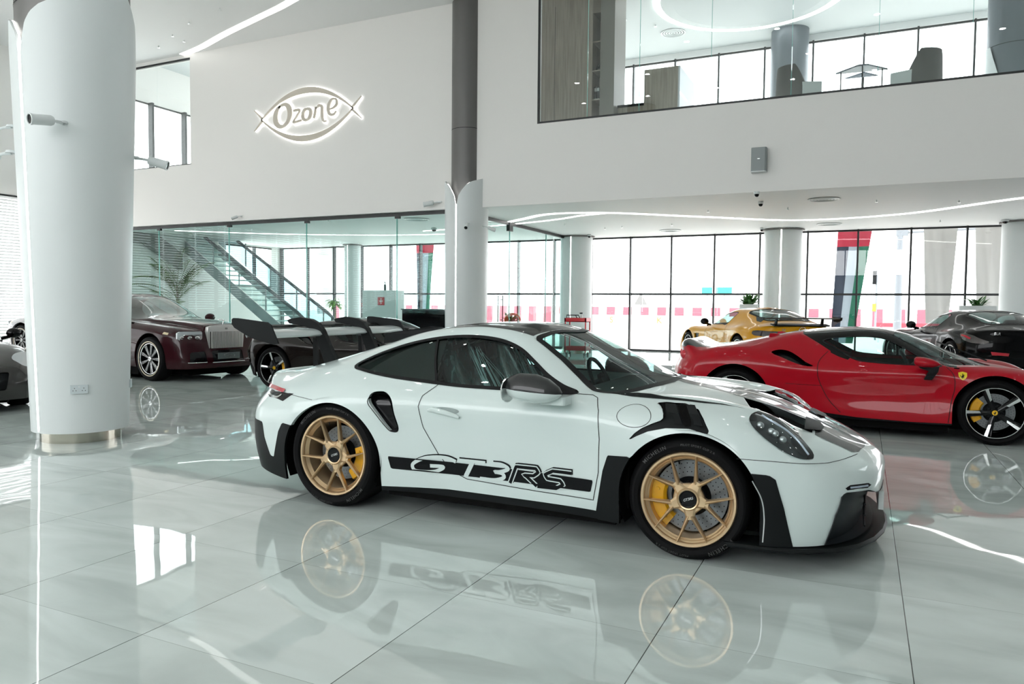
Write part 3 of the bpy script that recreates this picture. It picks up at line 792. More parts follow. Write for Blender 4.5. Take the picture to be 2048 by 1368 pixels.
# ---------------------------------------------------------------- columns
def column(x, y, ztop, rad, label, notch=True, core=.37, zmax=None, base_z=0.0, GZ=None, GZ2=None, prof=None):
    gapf = lambda z, sg=1: float(np.interp(z, *(GZ2 if (GZ2 and sg < 0) else GZ))) if GZ else .035
    c = empty('column', (x, y, base_z), 0, label, 'column', 'white clad columns with a light seam')
    zmax = zmax or ztop
    zz = np.concatenate([np.linspace(.11, 3.55, 12), np.linspace(3.75, ztop, 34)]) if notch else np.linspace(.11, ztop, 10)
    for sgn in (1, -1):
        V = []; n = 40
        for z in zz:
            if notch and z > 3.8:
                gap = min(gapf(z, sgn), 1.56)
            else: gap = .035
            r = rad(z)
            for i in range(n+1):
                a = -PI/2+sgn*(gap+(PI-2*gap)*i/n)
                V.append((r*math.cos(a), r*math.sin(a), z))
        m = len(zz); F = [(j*(n+1)+i, j*(n+1)+i+1, (j+1)*(n+1)+i+1, (j+1)*(n+1)+i) for j in range(m-1) for i in range(n)]
        b = len(V); V += [(v[0]*.955, v[1]*.955, v[2]) for v in V]
        F2 = [tuple(k+b for k in f[::-1]) for f in F]; E = []
        for j in range(m-1):
            for i0 in (0, n): a0 = j*(n+1)+i0; a1 = (j+1)*(n+1)+i0; E.append((a0, a1, a1+b, a0+b))
        for i in range(n):
            for j in (0, m-1): a0 = j*(n+1)+i; E.append((a0, a0+1, a0+1+b, a0+b))
        FF = F+F2+E if sgn > 0 else [f[::-1] for f in F+F2+E]
        mesh('cladding', V, FF, M_WHITE, c, True, .7)
    for s_ in (-1, 1):
        mb = MB(); z1 = 3.8 if notch else ztop
        mb.tube([(0, s_*rad(z)*.945, z) for z in np.linspace(.14, z1, 6)], .024, 8)
        mb.build('light_seam', M_LED, c, True)
        if notch:
            for sg in (1, -1):
                L = []
                for z in np.linspace(3.8, min(ztop-.12, (GZ2[0][-1] if sg < 0 and GZ2 else GZ[0][-2])), 12):
                    gap = min(gapf(z, sg), .9)
                    a = s_*PI/2+sg*(gap+.03); L.append((rad(z)*.935*math.cos(a), rad(z)*.935*math.sin(a), z))
                MB().tube(L, .016, 6).build('light_seam', M_LED, c, True)
    MB().lathe(prof or [(core, 0.12), (core, zmax)], 48).build('column_core', M_GREYCOL if notch else M_WHITE, c, True)
    if notch: MB().lathe([(core+.002, 5.6), (core+.002, 5.612)] if not prof else [(prof[-1][0]+.003, 4.32), (prof[-1][0]+.003, 4.328)], 48).build('core_joint', M_LINE, c, True)
    MB().lathe([(rad(0)*.84, 0), (rad(0)*.84, .13)], 64).build('base_ring', M_STEEL, c, True)
    if not notch: MB().lathe([(rad(3)*1.0+.0, ztop+.0), (rad(3)+.06, ztop), (rad(3)+.06, ztop+.035), (rad(3)*.9, ztop+.035)], 48).build('ceiling_ring', M_GREYCOL, c, True)
    return c
col_main = column(-7.37, 5.03, 4.70, lambda z: .443+.030*z if z < 3.9 else .560-.03*max(0, z-4.1)**1.5, 'thick white flared column with a light seam and double socket, left foreground', core=.37, zmax=ZA, GZ=([3.8,3.93,4.08,4.17,4.25,4.31,4.36,4.70],[.035,.08,.15,.26,.45,.74,.87,1.45]), GZ2=([3.8,4.0,4.15,4.24],[.035,.10,.35,1.56]), prof=[(.37,.12),(.37,3.3),(.50,3.95),(.515,4.15),(.515,ZA)])
column(-8.69, 15.72, 4.42, lambda z: .50+.006*z, 'slim white column rising to a dark grey shaft right of the illuminated logo', core=.37, zmax=ZA, GZ=([3.8,4.0,4.13,4.25,4.33,4.42],[.035,.12,.28,.48,.72,1.3]))
for x, lab in ((-8.62, 'white column at the back beside the red tool trolley'), (-2.18, 'white column at the back windows behind the yellow coupe'), (3.75, 'white column at the right edge behind the black coupe')):
    column(x, 23.1, 3.70, lambda z: .53, lab, notch=False)
column(-17.9, 23.3, 3.70, lambda z: .31, 'thin white column at the windows behind the service counter', notch=False, core=.25)
for x, y, lab, tg in ((-2.15, 23.25, 'short dark grey column behind the left lounge armchair', 0), (2.9, 20.2, 'dark grey column at the right end of the upper lounge', 1)):
    c = empty('lounge_column', (x, y, ZU), 0, lab, 'column')
    MB().lathe([(.52, 0), (.52, ZU2-ZU)], 48).build('column_core', mat('blue_grey_metal', (.14, .16, .18), .4, metal=.3), c, True)
    MB().lathe([(.524, 1.9), (.524, 1.915)], 48).build('core_joint', M_LINE, c, True)
    if tg:
        for s_ in (-1, 1):
            V = []
            for z in np.linspace(0, 1.9, 12):
                for a in np.linspace(0, 1, 8): V.append((.56*math.cos(-PI/2+s_*(.15+.9*(z/1.9)**1.4+a*(1.9-.9*(z/1.9)**1.4))), .56*math.sin(-PI/2+s_*(.15+.9*(z/1.9)**1.4+a*(1.9-.9*(z/1.9)**1.4))), z))
            mesh('cladding', V, [(j*8+i, j*8+i+1, (j+1)*8+i+1, (j+1)*8+i) for j in range(11) for i in range(7)], M_WHITE, c, True)

# ---------------------------------------------------------------- ceiling lights
def flat_ribbon(pts, w, z, th=.01):
    L = smooth_line(pts, .15); V = []; n = len(L)
    for i in range(n):
        d = L[min(i+1, n-1)]-L[max(i-1, 0)]; d = d/np.linalg.norm(d); nn = np.array([-d[1], d[0]])
        for s_, zz in ((-1, z), (1, z), (1, z-th), (-1, z-th)): p = L[i]+nn*s_*w/2; V.append((p[0], p[1], zz))
    F = [(i*4+k, i*4+(k+1) % 4, (i+1)*4+(k+1) % 4, (i+1)*4+k) for i in range(n-1) for k in range(4)]+[(0, 1, 2, 3), tuple(range(n*4-4, n*4))]
    return MB().add(V, F)
cove = [(-9.0, 18.6), (-8.17, 17.96), (-7.18, 17.3), (-5.92, 17.5), (-3.82, 19.16), (-1.56, 20.82), (.74, 20.37), (2.92, 18.31), (5.5, 16.6), (8, 17)]
tag(flat_ribbon(cove, .16, ZC, .012).build('cove_light', M_LED), 'long curving white light slot in the ceiling over the yellow coupe', 'ceiling light')
tag(flat_ribbon([(-12.5, 19.8), (-10, 19.3), (-8.8, 18.95), (-7.4, 18.4), (-6.6, 17.9), (-5.7, 17.6)], .10, ZC, .012).build('cove_light', M_LED), 'second thin light curve behind the glass partition beside the centre column', 'ceiling light')
tag(flat_ribbon([(-20, 16.9), (-17.5, 19), (-14, 20.6), (-11, 21)], .10, ZC, .012).build('cove_light', M_LED), 'faint light line in the ceiling above the staircase room', 'ceiling light')
ringm = MB(); ringm.lathe([(2.25, ZU2-.02), (2.42, ZU2-.02), (2.42, ZU2-.001), (2.25, ZU2-.001)], 80, c=(-2.9, 20.2, -.02))
tag(ringm.build('ring_light', M_LED, None, True), 'big white ring of light in the upper lounge ceiling', 'ceiling light')
struct('ceiling_dome', MB().lathe([(2.24, ZU2-.04), (1.9, ZU2-.09), (0.01, ZU2-.09)], 64, c=(-2.9, 20.2, 0)), MATS['lounge_ceiling'])
tag(flat_ribbon([(-18.0, 15.55), (-17.0, 15.3), (-15.57, 14.82), (-13.84, 14.31), (-12.73, 13.98), (-10, 12.9)], .20, ZA, .012).build('cove_light', mat('soft_cove', (1, 1, 1), .5, emit=(1, 1, .98), es=1.15)), 'sweeping white light slot in the high ceiling at the upper left', 'ceiling light')
# recessed spots in the high ceiling (they glint on the car bodies)
dl0 = None; SPOT = mat('spot_emitter', (1, 1, 1), .5, emit=(1, 1, .98), es=60.0)
k = 0
spots = []
for i in range(12):
    for j in range(9):
        x = -16+2.3*i+(.6 if j % 2 else 0); y = -7.5+2.3*j
        if x < 11.5 and not (y > 9 and x < -6): spots.append((x, y))
for x, y in spots:
    if dl0 is None:
        dl0 = empty('spotlight', (x, y, ZA)); dl0['group'] = 'recessed spots in the high ceiling'
        r_ = MB().lathe([(.07, -.012), (.08, -.012), (.085, 0)], 16).build('spot_rim', M_CHROME, dl0, True)
        e_ = MB().lathe([(.0005, -.006), (.07, -.006)], 12).build('spot_lens', SPOT, dl0)
        o = dl0
    else:
        o = dl0.copy(); C.objects.link(o); o.location = (x, y, ZA)
        for ch in (r_, e_): q = ch.copy(); C.objects.link(q); q.parent = o
    tag(o, 'small round recessed spotlight in the high white ceiling', 'ceiling light')
# ---------------------------------------------------------------- illuminated logo on the wall
M_CHAMP = mat('champagne_metal', (0.66, 0.60, 0.52), 0.35, metal=0.15)
M_HALO = mat('halo_light', (1, 1, 1), .5, emit=(1, 1, 1), es=1.5)
logo = empty('logo_sign', (-13.43, YW-.03, 6.43), 0, 'eye-shaped backlit metal logo reading Ozone on the upper white wall', 'sign')
def arc_band(sg, grow=0.0):
    P = []; n = 36; L = 1.56
    for i in range(n+1): t = -1+2*i/n; P.append((t*L*(1+grow*.4), sg*(.70*(1-abs(t)**2.0)+grow*.5)))
    for i in range(n, -1, -1): t = -1+2*i/n; P.append((t*L*(1-grow*.4)*.985, sg*(.70*(1-abs(t)**2.0)-(.135*(1-abs(t)**1.5)+.018)-grow*.5)))
    return P
for sg in (1, -1):
    for g, y0, y1, mm, nm in ((0, -.075, -.045, M_CHAMP, 'logo_arc'), (.035, -.03, -.02, M_HALO, 'logo_halo')):
        P = arc_band(sg, g*1.0)
        MB().prism(P if sg < 0 else P[::-1], y0, y1, 'y').build(nm, mm, logo)
    for sx in (1, -1):
        a = (sx*1.50, 0.0+sg*.02); b = (sx*1.80, sg*.28)
        d = np.array(b)-np.array(a); d /= np.linalg.norm(d); n_ = np.array([-d[1], d[0]])
        q = [np.array(a)+n_*.032, np.array(a)-n_*.032, np.array(b)-n_*.008, np.array(b)+n_*.008]
        MB().prism([tuple(v) for v in q], -.075, -.045, 'y').build('logo_tail', M_CHAMP, logo)
        q = [np.array(a)+n_*.055, np.array(a)-n_*.055, np.array(b)-n_*.028, np.array(b)+n_*.028]
        MB().prism([tuple(v) for v in q], -.03, -.02, 'y').build('logo_halo', M_HALO, logo)
def glyph_stroke(strokes, name):
    for g, y0, y1, mm, nm in ((0, -.075, -.045, M_CHAMP, name), (.05, -.03, -.02, M_HALO, 'logo_halo')):
        mb = MB()
        for pts, ws in strokes:
            L = smooth_line(pts, .03); n = len(L); V = []
            for i in range(n):
                d = L[min(i+1, n-1)]-L[max(i-1, 0)]; d = d/max(np.linalg.norm(d), 1e-9); nn = np.array([-d[1], d[0]])
                f = i/(n-1)*(len(ws)-1); k = min(int(f), len(ws)-2); w = ws[k]+(ws[k+1]-ws[k])*(f-k)+g
                for s_, yy in ((1, y0), (-1, y0), (-1, y1), (1, y1)): q = L[i]+nn*s_*w/2; V.append((q[0], yy, q[1]))
            mb.add(V, [(i*4+k, i*4+(k+1) % 4, (i+1)*4+(k+1) % 4, (i+1)*4+k) for i in range(n-1) for k in range(4)]+[(0, 1, 2, 3), tuple(range(n*4-4, n*4))])
        mb.build(nm, mm, logo)
glyph_stroke([([(-.86,.30),(-.98,.22),(-1.04,.06),(-1.03,-.10),(-.93,-.22),(-.78,-.24),(-.62,-.14),(-.54,.05),(-.58,.24),(-.70,.33),(-.84,.31),(-.93,.26)], [.06,.12,.15,.14,.08,.10,.15,.15,.08,.06])], 'letter_o')
glyph_stroke([([(-.42,.13),(-.30,.14),(-.20,.13),(-.30,-.02),(-.42,-.17),(-.30,-.16),(-.14,-.14)], [.06,.07,.05,.05,.06,.06,.05])], 'letter_z')
glyph_stroke([([(.02,.14),(-.06,.10),(-.10,0),(-.07,-.12),(.02,-.15),(.12,-.10),(.17,.0),(.14,.11),(.02,.14)], [.06,.09,.10,.09,.06,.09,.10,.09,.06])], 'letter_o')
glyph_stroke([([(.27,-.13),(.32,.05),(.34,.16)], [.06,.07,.06]), ([(.34,.10),(.44,.18),(.53,.15),(.54,.02),(.55,-.14),(.60,-.24),(.68,-.24)], [.03,.07,.08,.08,.08,.06,.03])], 'letter_n')
glyph_stroke([([(.80,.05),(.92,.08),(1.02,.16),(1.0,.28),(.88,.30),(.78,.20),(.75,.04),(.80,-.08),(.92,-.09),(1.0,-.02)], [.04,.05,.07,.06,.05,.09,.10,.08,.06,.03])], 'letter_e')

# ---------------------------------------------------------------- security cameras
def cctv(loc, d, label, scale=1.0, mount=(0, 0)):
    """bullet camera: body along d (3-vector), arm back to the wall at loc"""
    c = empty('security_camera', loc, 0, label, 'camera', None)
    d = Vector(d).normalized(); s = scale; M = d.to_track_quat('Z', 'Y').to_matrix().to_4x4(); off = Vector((mount[0], mount[1], 0))
    o = off+d*.05*s
    b = MB().lathe([(.001, 0), (.036*s, .0), (.045*s, .02*s), (.045*s, .17*s), (.050*s, .172*s), (.050*s, .19*s), (.040*s, .19*s), (.040*s, .18*s)], 20)
    b.V = [tuple((M@Vector(v))+o) for v in b.V]; b.build('camera_body', M_WHITE, c, True)
    l = MB().lathe([(.001, .181*s), (.040*s, .181*s)], 20); l.V = [tuple((M@Vector(v))+o) for v in l.V]; l.build('lens_face', M_GBLK, c)
    a = MB().tube([(0, 0, 0), tuple(off*.7+Vector((0, 0, .0))), tuple(o)], .013*s, 8); a.lathe([(.001, .0), (.045*s, 0), (.04*s, .02*s), (.001, .02*s)], 16)
    a.build('mount_arm', M_WHITE, c, True); return c
cctv((-7.00, 4.64, 3.13), (-.10, -.76, -.10), 'white bullet security camera with black lens on the left foreground column', 1.1, (.06, -.07))
cctv((-7.05, 5.46, 2.95), (.80, .55, -.25), 'white security camera on the right edge of the foreground column', 1.05, (.07, .05))
cctv((-7.76, 4.62, 3.16), (-.90, -.35, -.25), 'upper of two white security cameras at the left picture edge', 1.05, (-.10, -.03))
cctv((-7.75, 4.61, 2.90), (-.90, -.35, -.22), 'lower of two white security cameras at the left picture edge', 1.25, (-.08, -.03))
cctv((-15.8, YW-.03, 3.87), (-.5, -.6, -.35), 'small security camera above the glass partition below the logo', .9, (0, -.08))
cctv((-9.35, YW-.03, 3.92), (-.9, -.3, -.18), 'security camera on the wall beside the slim centre column', 1.3, (-.05, -.09))
cctv((-8.42, 15.28, 3.34), (.25, -.7, -.45), 'security camera on the front of the slim centre column', 1.0, (.03, -.07))
cctv((-8.19, 15.62, 3.30), (.8, .3, -.35), 'security camera on the right side of the slim centre column', 1.0, (.08, 0))
def dome(x, y, z, label, r=.06):
    c = empty('dome_camera', (x, y, z), 0, label, 'camera')
    MB().lathe([(r*.9, 0), (r, -.02), (r, -.045), (r*.8, -.055)], 24).build('dome_base', M_WHITE, c, True)
    MB().lathe([(r*.8, -.055), (r*.7, -.085), (r*.4, -.105), (.001, -.11)], 24).build('dome_glass', M_GBLK, c, True)
dome(-1.98, YW-.10, ZC, 'white and black dome camera hanging at the lower edge of the gallery wall')
MB()
dome(-2.08, 16.96, ZC, 'dome camera in the lower ceiling just behind the gallery wall edge')
dome(-11.71, 19.17, ZC, 'black-lensed dome camera in the ceiling behind the glass partition', .09)
dome(-8.0, 22.6, ZC, 'dome camera beside the back column near the tool trolley')
dome(3.2, 22.5, ZC, 'dome camera beside the far right back column', .09)
dome(-2.7, 22.4, ZC, 'dome camera beside the column behind the yellow coupe', .05)
sp_ = empty('wall_speaker', (-1.95, YW-.02, 4.14), 0, 'grey box loudspeaker on the gallery wall above the red car', 'speaker')
MB().prism([(-.12, -.19), (.12, -.19), (.145, -.16), (.145, 0), (-.145, 0), (-.145, -.16)], 0, .46).build('speaker_box', mat('speaker_grey', (.28, .31, .31), .5), sp_)
MB().prism([(-.12, -.19), (.12, -.19), (.145, -.16), (.145, 0), (-.145, 0), (-.145, -.16)], -.018, 0).build('speaker_foot', M_WHITE, sp_)
MB().box((-.025, -.194, .23), (.025, -.19, .242)).build('speaker_badge', M_PLUG, sp_)

# ---------------------------------------------------------------- ceiling fittings
def diffuser(x, y, z, r, label):
    c = empty('ceiling_vent', (x, y, z), 0, label, 'vent')
    mb = MB()
    for k in range(5): q = r*(1-.2*k); mb.lathe([(q, -.012), (q-.035, -.022), (q-.05, -.004)], 40)
    mb.build('vent_rings', M_WHITE, c, True); MB().lathe([(.001, -.002), (r, -.002)], 32).build('vent_throat', mat('vent_dark', (.18, .2, .2), .6), c)
diffuser(-.82, 17.06, ZC, .32, 'round white ceiling vent over the red car roof')
diffuser(-.90, 22.0, ZC, .32, 'round ceiling vent near the hanging flag')
diffuser(-5.3, 22.2, ZC, .32, 'round ceiling vent between the back column and the yellow coupe')
diffuser(-10.95, 17.03, ZC, .34, 'round ceiling vent behind the glass partition beside the slim column')
diffuser(-5.28, 22.0, ZU2, .36, 'round vent in the upper lounge ceiling over the reception desk')
diffuser(-6.42, 20.44, ZU2, .20, 'small round vent in the upper lounge ceiling beside the oak wall')
sk = None
for i, (x, y, z) in enumerate([(-6.885,20.8,ZC),(-6.31,20.6,ZC),(-1.63,18.18,ZC),(.19,17.6,ZC),(1.73,22.06,ZC),(1.77,18.3,ZC),(-4.86,20.55,ZC),(-13.34,16.3,ZC),(-7.6,19.4,ZC),(-12.4,19.6,ZC),(-3.4,18.0,ZC),(-5.6,21.2,ZU2),(-6.1,19.4,ZU2),(-4.9,19.1,ZU2),(.6,20.4,ZU2),(1.6,19.8,ZU2),(-15.77,13.84,ZA),(-16.92,14.3,ZA),(-14.35,13.51,ZA),(-16.98,14.72,ZA),(-18.02,14.76,ZA)]):
    if sk is None:
        sk = empty('fire_sprinkler', (x, y, z)); a1 = MB().tube([(0, 0, 0), (0, 0, -.05)], .012, 8).build('sprinkler_stem', M_WHITE, sk); a2 = MB().lathe([(.001, -.055), (.035, -.05), (.001, -.045)], 12).build('sprinkler_plate', M_SILVER, sk); o = sk
    else:
        o = sk.copy(); C.objects.link(o); o.location = (x, y, z)
        for ch in (a1, a2): q = ch.copy(); C.objects.link(q); q.parent = o
    tag(o, 'small pendent fire sprinkler in the white ceiling', 'sprinkler', 'ceiling fire sprinklers')

# ---------------------------------------------------------------- sockets on the column
def socket(ang, z, w, label, double=True):
    c = empty('wall_socket', (-7.37+.462*math.cos(ang), 5.03+.462*math.sin(ang), z), ang+PI/2, label, 'socket')
    MB().rbox((-w/2, -.014, -.043), (w/2, .01, .043), .004).build('face_plate', mat('socket_grey', (.62, .68, .70), .4), c)
    if double:
        for x in (-.04, .04):
            for dx, dz in ((0, .012), (-.013, -.012), (.013, -.012)): MB().box((x+dx-.003, -.0155, dz-.004), (x+dx+.003, -.0135, dz+.004)).build('pin_slot', M_DARK, c)
        MB().box((-.008, -.017, .018), (.008, -.0135, .032)).build('rocker_switch', M_WHITE, c)
socket(math.radians(-36), .555, .155, 'grey double wall socket low on the front of the foreground column')
socket(math.radians(46), .56, .09, 'grey single socket plate on the right edge of the foreground column', False)

# ---------------------------------------------------------------- upper lounge furniture
wd = empty('oak_cabinet_wall', (-7.2, 17.5, ZU), 0, 'tall oak panelled cabinet with an open shelf niche in the upper lounge', 'cabinet')
H = ZU2-ZU-.02
MB().box((-1.6, 0, 0), (1.02, .9, H)).build('oak_panel', M_WOOD, wd)
MB().box((1.02, .55, 0), (1.22, .9, H)).box((1.02, 0, 3.15), (1.22, .55, H)).box((1.02, 0, 0), (1.22, .55, .35)).build('niche_back', mat('oak_dark', (.16, .13, .10), .5), wd)
for z in (1.05, 1.75, 2.45): MB().box((1.02, .02, z), (1.22, .55, z+.03)).build('niche_shelf', M_WOOD, wd)
MB().box((1.22, 0, 0), (1.58, .9, H)).build('end_panel', mat('oak_grey', (.23, .215, .19), .45), wd)
MB().box((.02, -.003, 0), (.03, .001, H*.86)).build('door_joint', M_LINE, wd)
for z, r, lab in ((1.78, .09, 'small dark round vase on the upper niche shelf of the oak cabinet'), (1.08, .10, 'dark coffee machine on the lower niche shelf of the oak cabinet')):
    c = empty('vase' if r < .1 else 'coffee_machine', (-7.2+1.12, 17.72, ZU+z), 0, lab, 'vase' if r < .1 else 'coffee machine')
    if r < .1: MB().lathe([(.001, 0), (.05, 0), (.085, .07), (.06, .15), (.03, .18), (.035, .20)], 20).build('vase_body', M_GBLK, c, True)
    else:
        MB().box((-.085, -.12, 0), (.085, .12, .32)).build('machine_body', M_GBLK, c); MB().box((-.06, -.15, .20), (.06, -.12, .28)).build('spout', M_CHROME, c); MB().box((-.06, -.16, .0), (.06, -.12, .02)).build('drip_tray', M_SILVER, c)
dk = empty('reception_desk', (-4.46, 17.5, ZU+.002), 0, 'oak fronted reception desk with white side and light strip in the upper lounge', 'desk')
MB().box((-.41, 0, 0), (.40, .04, 1.62)).build('desk_front', M_WOOD, dk); MB().box((.40, 0, 0), (.44, 1.6, 1.62)).build('desk_side', mat('desk_white', (.66, .70, .74), .4), dk)
MB().box((-.41, .04, 1.58), (.40, 1.6, 1.62)).build('desk_top', M_WOOD, dk); MB().box((.442, .02, .98), (.447, .75, 1.02)).build('desk_light', M_LED, dk); MB().box((-.41, .04, 0), (-.37, 1.6, 1.58)).build('desk_side', M_WOOD, dk)
ct = empty('side_counter', (-5.25, 17.75, ZU+.002), 0, 'low brown counter with dark top left of the reception desk', 'counter')
MB().box((-.34, 0, 0), (.34, .6, .86)).build('counter_body', M_WOOD, ct); MB().box((-.35, -.02, .86), (.36, .62, .92)).build('counter_top', M_BLK, ct)
M_UPH = mat('grey_upholstery', (.085, .08, .075), .8, bump=(60, .3, .004)); M_CREAM = mat('cream_upholstery', (.66, .69, .68), .8)
def armchair(x, y, rz, label):
    c = empty('armchair', (x, y, ZU+.002), rz, label, 'armchair')
    V = []; n = 24; rows = [(0.06, 1.0), (.35, 1.02), (.55, 1.02), (.8, 1.0), (.92, .98), (1.0, .96)]
    mb = MB()
    for (z0, s) in rows:
        for i in range(n+1):
            a = math.radians(70+220*i/n); e = min(i, n-i)/(n/2); zz = z0 if z0 < .5 else .5+(z0-.5)*min(1, e*2.6+.18)
            V.append((.38*s*math.cos(a), .36*s*math.sin(a), zz))
    m = len(rows); F = [(j*(n+1)+i, j*(n+1)+i+1, (j+1)*(n+1)+i+1, (j+1)*(n+1)+i) for j in range(m-1) for i in range(n)]; b = len(V)
    V += [(v[0]*.80+.02, v[1]*.80, v[2]) for v in V]; F += [tuple(k+b for k in f[::-1]) for f in F]
    for i in range(n): F.append(((m-1)*(n+1)+i, (m-1)*(n+1)+i+1, (m-1)*(n+1)+i+1+b, (m-1)*(n+1)+i+b))
    for i0 in (0, n):
        for j in range(m-1): F.append((j*(n+1)+i0, (j+1)*(n+1)+i0, (j+1)*(n+1)+i0+b, j*(n+1)+i0+b))
    mb.add(V, F).build('backrest', M_UPH, c, True, .8)
    MB().rbox((-.22, -.29, .10), (.42, .29, .44), .08).build('seat_cushion', M_CREAM, c)
    for sy in (-1, 1): MB().rbox((.02, sy*.32-.05, .10), (.44, sy*.32+.05, .62), .045).build('armrest', M_CREAM, c)
    for sx in (-.25, .32):
        for sy in (-.25, .25): MB().tube([(sx, sy, 0), (sx, sy, .12)], .018, 8).build('leg', M_BLK, c)
    pl = MB().ellipsoid((0, 0, 0), (.055, .19, .17), 16, 10); q = pl.build('pillow', mat('pillow_white', (.72, .73, .70), .8), c, True); q.location = (-.14, 0, .82); q.rotation_euler = (.6, -.25, 0)
armchair(-1.42, 16.75, .35, 'grey armchair with cream seat left of the small lounge table')
armchair(.88, 16.75, PI-.35, 'grey armchair with cream seat right of the small lounge table')
tb = empty('lounge_table', (-.17, 16.7, ZU+.002), 0, 'dark blue low table with pointed corners between the lounge armchairs', 'table')
MB().prism([(-.48, .12), (.48, .20), (.10, -.28), (-.06, -.28)], .80, .83).build('table_top', mat('blue_black_top', (.03, .05, .08), .15, coat=1), tb)
MB().prism([(-.30, .10), (.30, .13), (.05, -.20)], .68, .70).build('table_shelf', mat('blue_shelf', (.05, .10, .18), .25), tb)
for x, y in ((-.38, .10), (.38, .14), (.02, -.22)): MB().box((x-.012, y-.012, 0), (x+.012, y+.012, .80)).build('leg', M_BLK, tb)

# ---------------------------------------------------------------- staircase room behind the glass
M_TINT = glass_mat('stair_glass_grey', (.48, .58, .60), .6)
st_ = empty('staircase', (-19.0, 19.0, 0), 0, 'grey staircase with glass sides rising to the left behind the glass partition', 'staircase')
M_STEEL2 = mat('stair_grey', (.36, .39, .40), .5)
def sx(x): return 1.30+(-16.9+0-x)*.66      # handrail height along X (near side)
for y, lab in ((-.0, 'near'), (1.5, 'far')):
    P = [(-2.95, 3.62), (2.4, .10), (2.4, -.0), (1.95, 0.0), (-2.95, 3.22)]
    MB().prism(P, y-.03, y+.03, 'y').build('stringer', M_STEEL2, st_)
    MB().prism([(-2.95, 3.68), (2.35, .18), (2.35, 1.02), (-2.0, 3.74), (-2.95, 3.74)], y-.008, y+.008, 'y').build('glass_side', M_TINT if y > 1 else M_PART, st_)
    MB().tube([(-2.0, y, 3.74), (2.15, y, 1.16), (2.4, y, .98), (2.4, y, .30)], .06, 8).build('handrail', mat('rail_dark', (.10, .12, .13), .4), st_)
    for k in range(4): x = -1.6+1.2*k; zb = 3.68-(x+2.95)*.66; MB().box((x-.02, y-.015, zb), (x+.02, y+.015, zb+.85)).build('baluster', M_STEEL2, st_)
for k in range(20):
    x = 2.25-.265*k; z = .175*(k+1)
    if z < 3.7: MB().box((x-.29, -.0, z-.04), (x, 1.5, z)).build('tread', M_WHITE, st_)
up = empty('stair_soffit', (XL+.05, 16.9, 0), 0, 'dark grey sloping underside of the upper stair flight on the left wall', 'staircase')
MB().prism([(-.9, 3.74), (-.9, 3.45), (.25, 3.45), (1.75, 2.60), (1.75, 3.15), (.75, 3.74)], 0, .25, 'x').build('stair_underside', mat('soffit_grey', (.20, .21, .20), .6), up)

# ---------------------------------------------------------------- plants
def leaf(mb, base, d, L, w, droop=.5, n=6):
    base = Vector(base); d = Vector(d).normalized(); side = d.cross(Vector((0, 0, 1))); side = side.normalized() if side.length > .01 else Vector((1, 0, 0)); V = []; p = base.copy(); q = d.copy()
    for i in range(n+1):
        t = i/n; ww = w*math.sin(PI*min(1, t*.92+.06))**.8*.5; V += [p-side*ww, p+Vector((0, 0, -ww*.3)), p+side*ww]; q = (q+Vector((0, 0, -droop*.28))).normalized(); p = p+q*(L/n)
    mb.add(V, [(i*3+k, i*3+k+1, (i+1)*3+k+1, (i+1)*3+k) for i in range(n) for k in range(2)])
M_LEAF = mat('leaf_green', (.045, .16, .03), .35, coat=.3); M_LEAF2 = mat('leaf_bright', (.18, .40, .04), .4); M_PALM = mat('palm_green', (.13, .22, .05), .5); M_BARK = mat('bark', (.25, .20, .12), .8)
def pot(mb_, r, h, x=0, y=0): return mb_.lathe([(.001, 0), (r*.8, 0), (r, h), (r*.92, h), (r*.88, h*.9), (.001, h*.9)], 28, c=(x, y, 0))
pm = empty('potted_palm', (-20.35, 17.25, 0), 0, 'tall feathery palm behind the glass beside the staircase', 'plant')
pot(MB(), .28, .5).build('pot', M_WHITE, pm, True); tk = MB().tube([(0, 0, .4), (.05, 0, 1.1), (.0, .0, 2.0)], [.06, .045, .03], 8); tk.build('stem', M_BARK, pm, True)
rnd = random.Random(3)
for k in range(24):
    a = rnd.uniform(0, 2*PI); el = rnd.uniform(.5, 1.25); fr = MB(); p = Vector((0, 0, rnd.uniform(1.1, 2.1))); d = Vector((math.cos(a)*math.cos(el), math.sin(a)*math.cos(el), math.sin(el))); pts = [p.copy()]
    for i in range(22):
        p = p+d*.065; d = (d+Vector((0, 0, -.045))).normalized(); pts.append(p.copy())
        if i > 1:
            sd = d.cross(Vector((0, 0, 1))).normalized()
            for s_ in (1, -1): leaf(fr, p, d*.5+sd*s_+Vector((0, 0, .25)), .36*(1-abs(i-11)/17), .055, .5, 4)
    fr.tube([tuple(v) for v in pts], .008, 5); fr.build('frond', M_PALM, pm)
tr_ = empty('potted_tree', (-16.1, 20.0, 0), 0, 'small bright green potted tree with bare stem behind the glass', 'plant')
pot(MB(), .2, .35).build('pot', M_WHITE, tr_, True); MB().tube([(0, 0, .3), (.02, 0, .9), (0, 0, 1.4)], [.035, .03, .025], 8).build('stem', M_BARK, tr_, True)
lf = MB()
for k in range(46): a = rnd.uniform(0, 2*PI); leaf(lf, (0, 0, rnd.choice([1.38, 1.45, 1.5, 1.42])+rnd.uniform(-.03, .08)), (math.cos(a), math.sin(a), rnd.uniform(.3, 1.3)), rnd.uniform(.25, .45), .07, 1.0)
for k in range(14): a = rnd.uniform(0, 2*PI); leaf(lf, (0, 0, .75), (math.cos(a), math.sin(a), rnd.uniform(.2, .9)), rnd.uniform(.12, .24), .06, 1.0)
lf.build('foliage', M_LEAF2, tr_)
